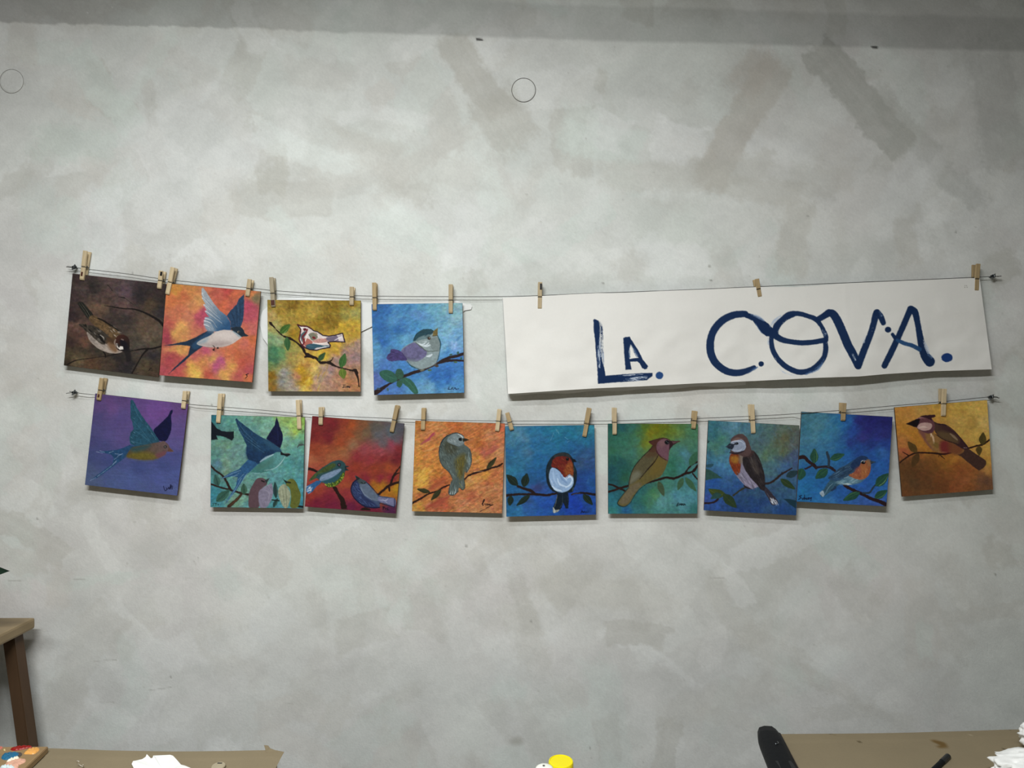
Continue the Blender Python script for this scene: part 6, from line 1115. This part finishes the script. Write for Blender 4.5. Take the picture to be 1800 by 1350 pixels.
# jars on the middle table
D = 1.196; cx = (986-900)/F*D; zl = CAMZ-(1337-675)/F*D; r = 21.7/F*D
t = thing('paint_jar', (cx, D, TZ), 'paint jar with a bright yellow round lid at the bottom middle of the picture', 'jar')
h = zl-TZ
bm = bmesh.new(); add_lathe(bm, [(0, 0), (r*.98, 0), (r*1.0, .004), (r*1.0, h-.022), (r*.9, h-.016), (r*.9, h-.004), (0, h-.004)], n=48); obj('jar_body', bm, M['yellowpaint'], t, smooth=False)
bm = bmesh.new(); add_lathe(bm, [(r*.93, h-.014), (r*1.0, h-.014), (r*1.01, h-.004), (r*.97, h-.0006), (r*.90, h), (r*.88, h-.0012), (0, h-.0012)], n=64); obj('lid', bm, M['yellow'], t, 'bright yellow lid', smooth=False)
D2 = 1.150; cx = (957-900)/F*D2; zl = CAMZ-(1349.5-675)/F*D2; r = 16.5/F*D2; h = zl-TZ
t = thing('glue_bottle', (cx, D2, TZ), 'bottle with a white domed cap in front of the yellow lidded jar', 'bottle')
bm = bmesh.new(); add_lathe(bm, [(0, 0), (r*1.1, 0), (r*1.12, .004), (r*1.12, h-.035), (r*.8, h-.022), (r*.8, h-.012), (0, h-.012)], n=40); obj('bottle_body', bm, M['capwhite'], t, smooth=True)
bm = bmesh.new(); add_lathe(bm, [(r*.82, h-.02), (r, h-.019), (r*1.0, h-.004), (r*.93, h-.001), (r*.75, h+.001), (r*.3, h+.002), (0, h+.002)], n=40); obj('cap', bm, M['capwhite'], t, smooth=True)
bm = bmesh.new(); add_lathe(bm, [(0, .0), (.0021, 0), (.0021, .0012), (0, .0015)], (-.001, .002, h+.0015), 14); obj('nozzle_hole', bm, M['dot'], t, 'dark spot on the cap')

# ------------------------------------------------------------------ wooden stand on the left, with a plant
sx1, sy1 = -1.187, 1.70; sw, sd = .36, .30; zt = .919; th = .027
t = thing('wooden_stand', (sx1-sw/2, sy1-sd/2, 0), 'tall light wooden stool with splayed legs against the wall at the left picture edge', 'stool'); o_ = Vector(t.location)
bm = bmesh.new(); add_box(bm, (sx1-sw, sy1-sd, zt-th), (sx1, sy1, zt), .0055); obj('seat_top', bm, M['oak'], t, origin=o_)
bm = bmesh.new()
add_box(bm, (sx1-.052, sy1-sd+.07, zt-th-.026), (sx1-.036, sy1-.07, zt-th)); obj('apron', bm, M['oak'], t, origin=o_); bm = bmesh.new(); add_box(bm, (sx1-sw+.036, sy1-sd+.07, zt-th-.026), (sx1-sw+.052, sy1-.07, zt-th))
obj('apron', bm, M['oak'], t, origin=o_); bm = bmesh.new(); add_box(bm, (sx1-sw+.06, sy1-.055, zt-th-.026), (sx1-.06, sy1-.04, zt-th)); obj('apron', bm, M['oak'], t, origin=o_); bm = bmesh.new(); add_box(bm, (sx1-sw+.06, sy1-sd+.04, zt-th-.026), (sx1-.06, sy1-sd+.055, zt-th))
obj('apron', bm, M['oak'], t, origin=o_)
for sx in (1, -1):
    for sy in (1, -1):
        x = sx1-.0205 if sx > 0 else sx1-sw+.0205; y = sy1-.035 if sy > 0 else sy1-sd+.035
        hw = .0145; zb = zt-th; off = sx*.125*zb
        bm = bmesh.new()
        add_hexa(bm, [Vector((x+off+a*hw, y+b*.0165, 0)) for a, b in ((-1,-1),(1,-1),(1,1),(-1,1))], [Vector((x-.011*sx+a*hw, y+b*.0165, zb)) for a, b in ((-1,-1),(1,-1),(1,1),(-1,1))], .002)
        lg = obj('leg', bm, M['oakleg'], t, origin=o_)
px_, py_ = -1.36, 1.55
t = thing('potted_plant', (px_, py_, zt), 'potted plant on the wooden stool, only the tip of one dark green leaf showing', 'plant'); 
bm = bmesh.new(); add_lathe(bm, [(0, 0), (.045, 0), (.062, .095), (.068, .096), (.069, .112), (.062, .112), (.058, .1), (0, .1)], n=32); obj('pot', bm, M['pot'], t)
bm = bmesh.new(); add_lathe(bm, [(.057, .098), (.03, .103), (0, .105)], n=24); obj('soil', bm, M['soil'], t)
bm = bmesh.new()
tip = P(17, 1004, 1.5)-Vector((px_, py_, zt))
R = random.Random(3); tips = [(tip, .055)]
for k in range(9):
    an = 1.9+k*.48; tips.append((Vector((math.cos(an)*R.uniform(.06, .12), math.sin(an)*R.uniform(.05, .1), R.uniform(.2, .34))), R.uniform(.028, .04)))
st = bmesh.new()
for tp, wd in tips:
    b0 = Vector((tp.x*.08, tp.y*.08, .1)); md = Vector((tp.x*.42, tp.y*.42, tp.z*.95))
    add_tube(st, [b0, (b0+md)/2+Vector((0, 0, .01)), md], .0018, 6)
    d = (tp-md); sdv = (d.cross(Vector((0, 0, 1))) if tp is not tip else Vector((.15, .25, 1)).cross(d).cross(d)).normalized(); up = sdv.cross(d).normalized()
    L = []; C_ = []; Rr = []
    for i in range(9):
        s_ = i/8; c = md+d*s_+up*(.012*math.sin(PI*s_)); w_ = wd*.62*math.sin(PI*min(1, s_**.8))*(1-.3*s_)
        C_.append(bm.verts.new(c-up*.002)); L.append(bm.verts.new(c+sdv*w_+up*.001)); Rr.append(bm.verts.new(c-sdv*w_+up*.001))
    for i in range(8):
        bm.faces.new((C_[i], C_[i+1], L[i+1], L[i])); bm.faces.new((C_[i+1], C_[i], Rr[i], Rr[i+1]))
bmesh.ops.remove_doubles(bm, verts=bm.verts, dist=1e-6)
obj('foliage', bm, M['leaf'], t, smooth=True); obj('stems', st, M['leaf'], t)
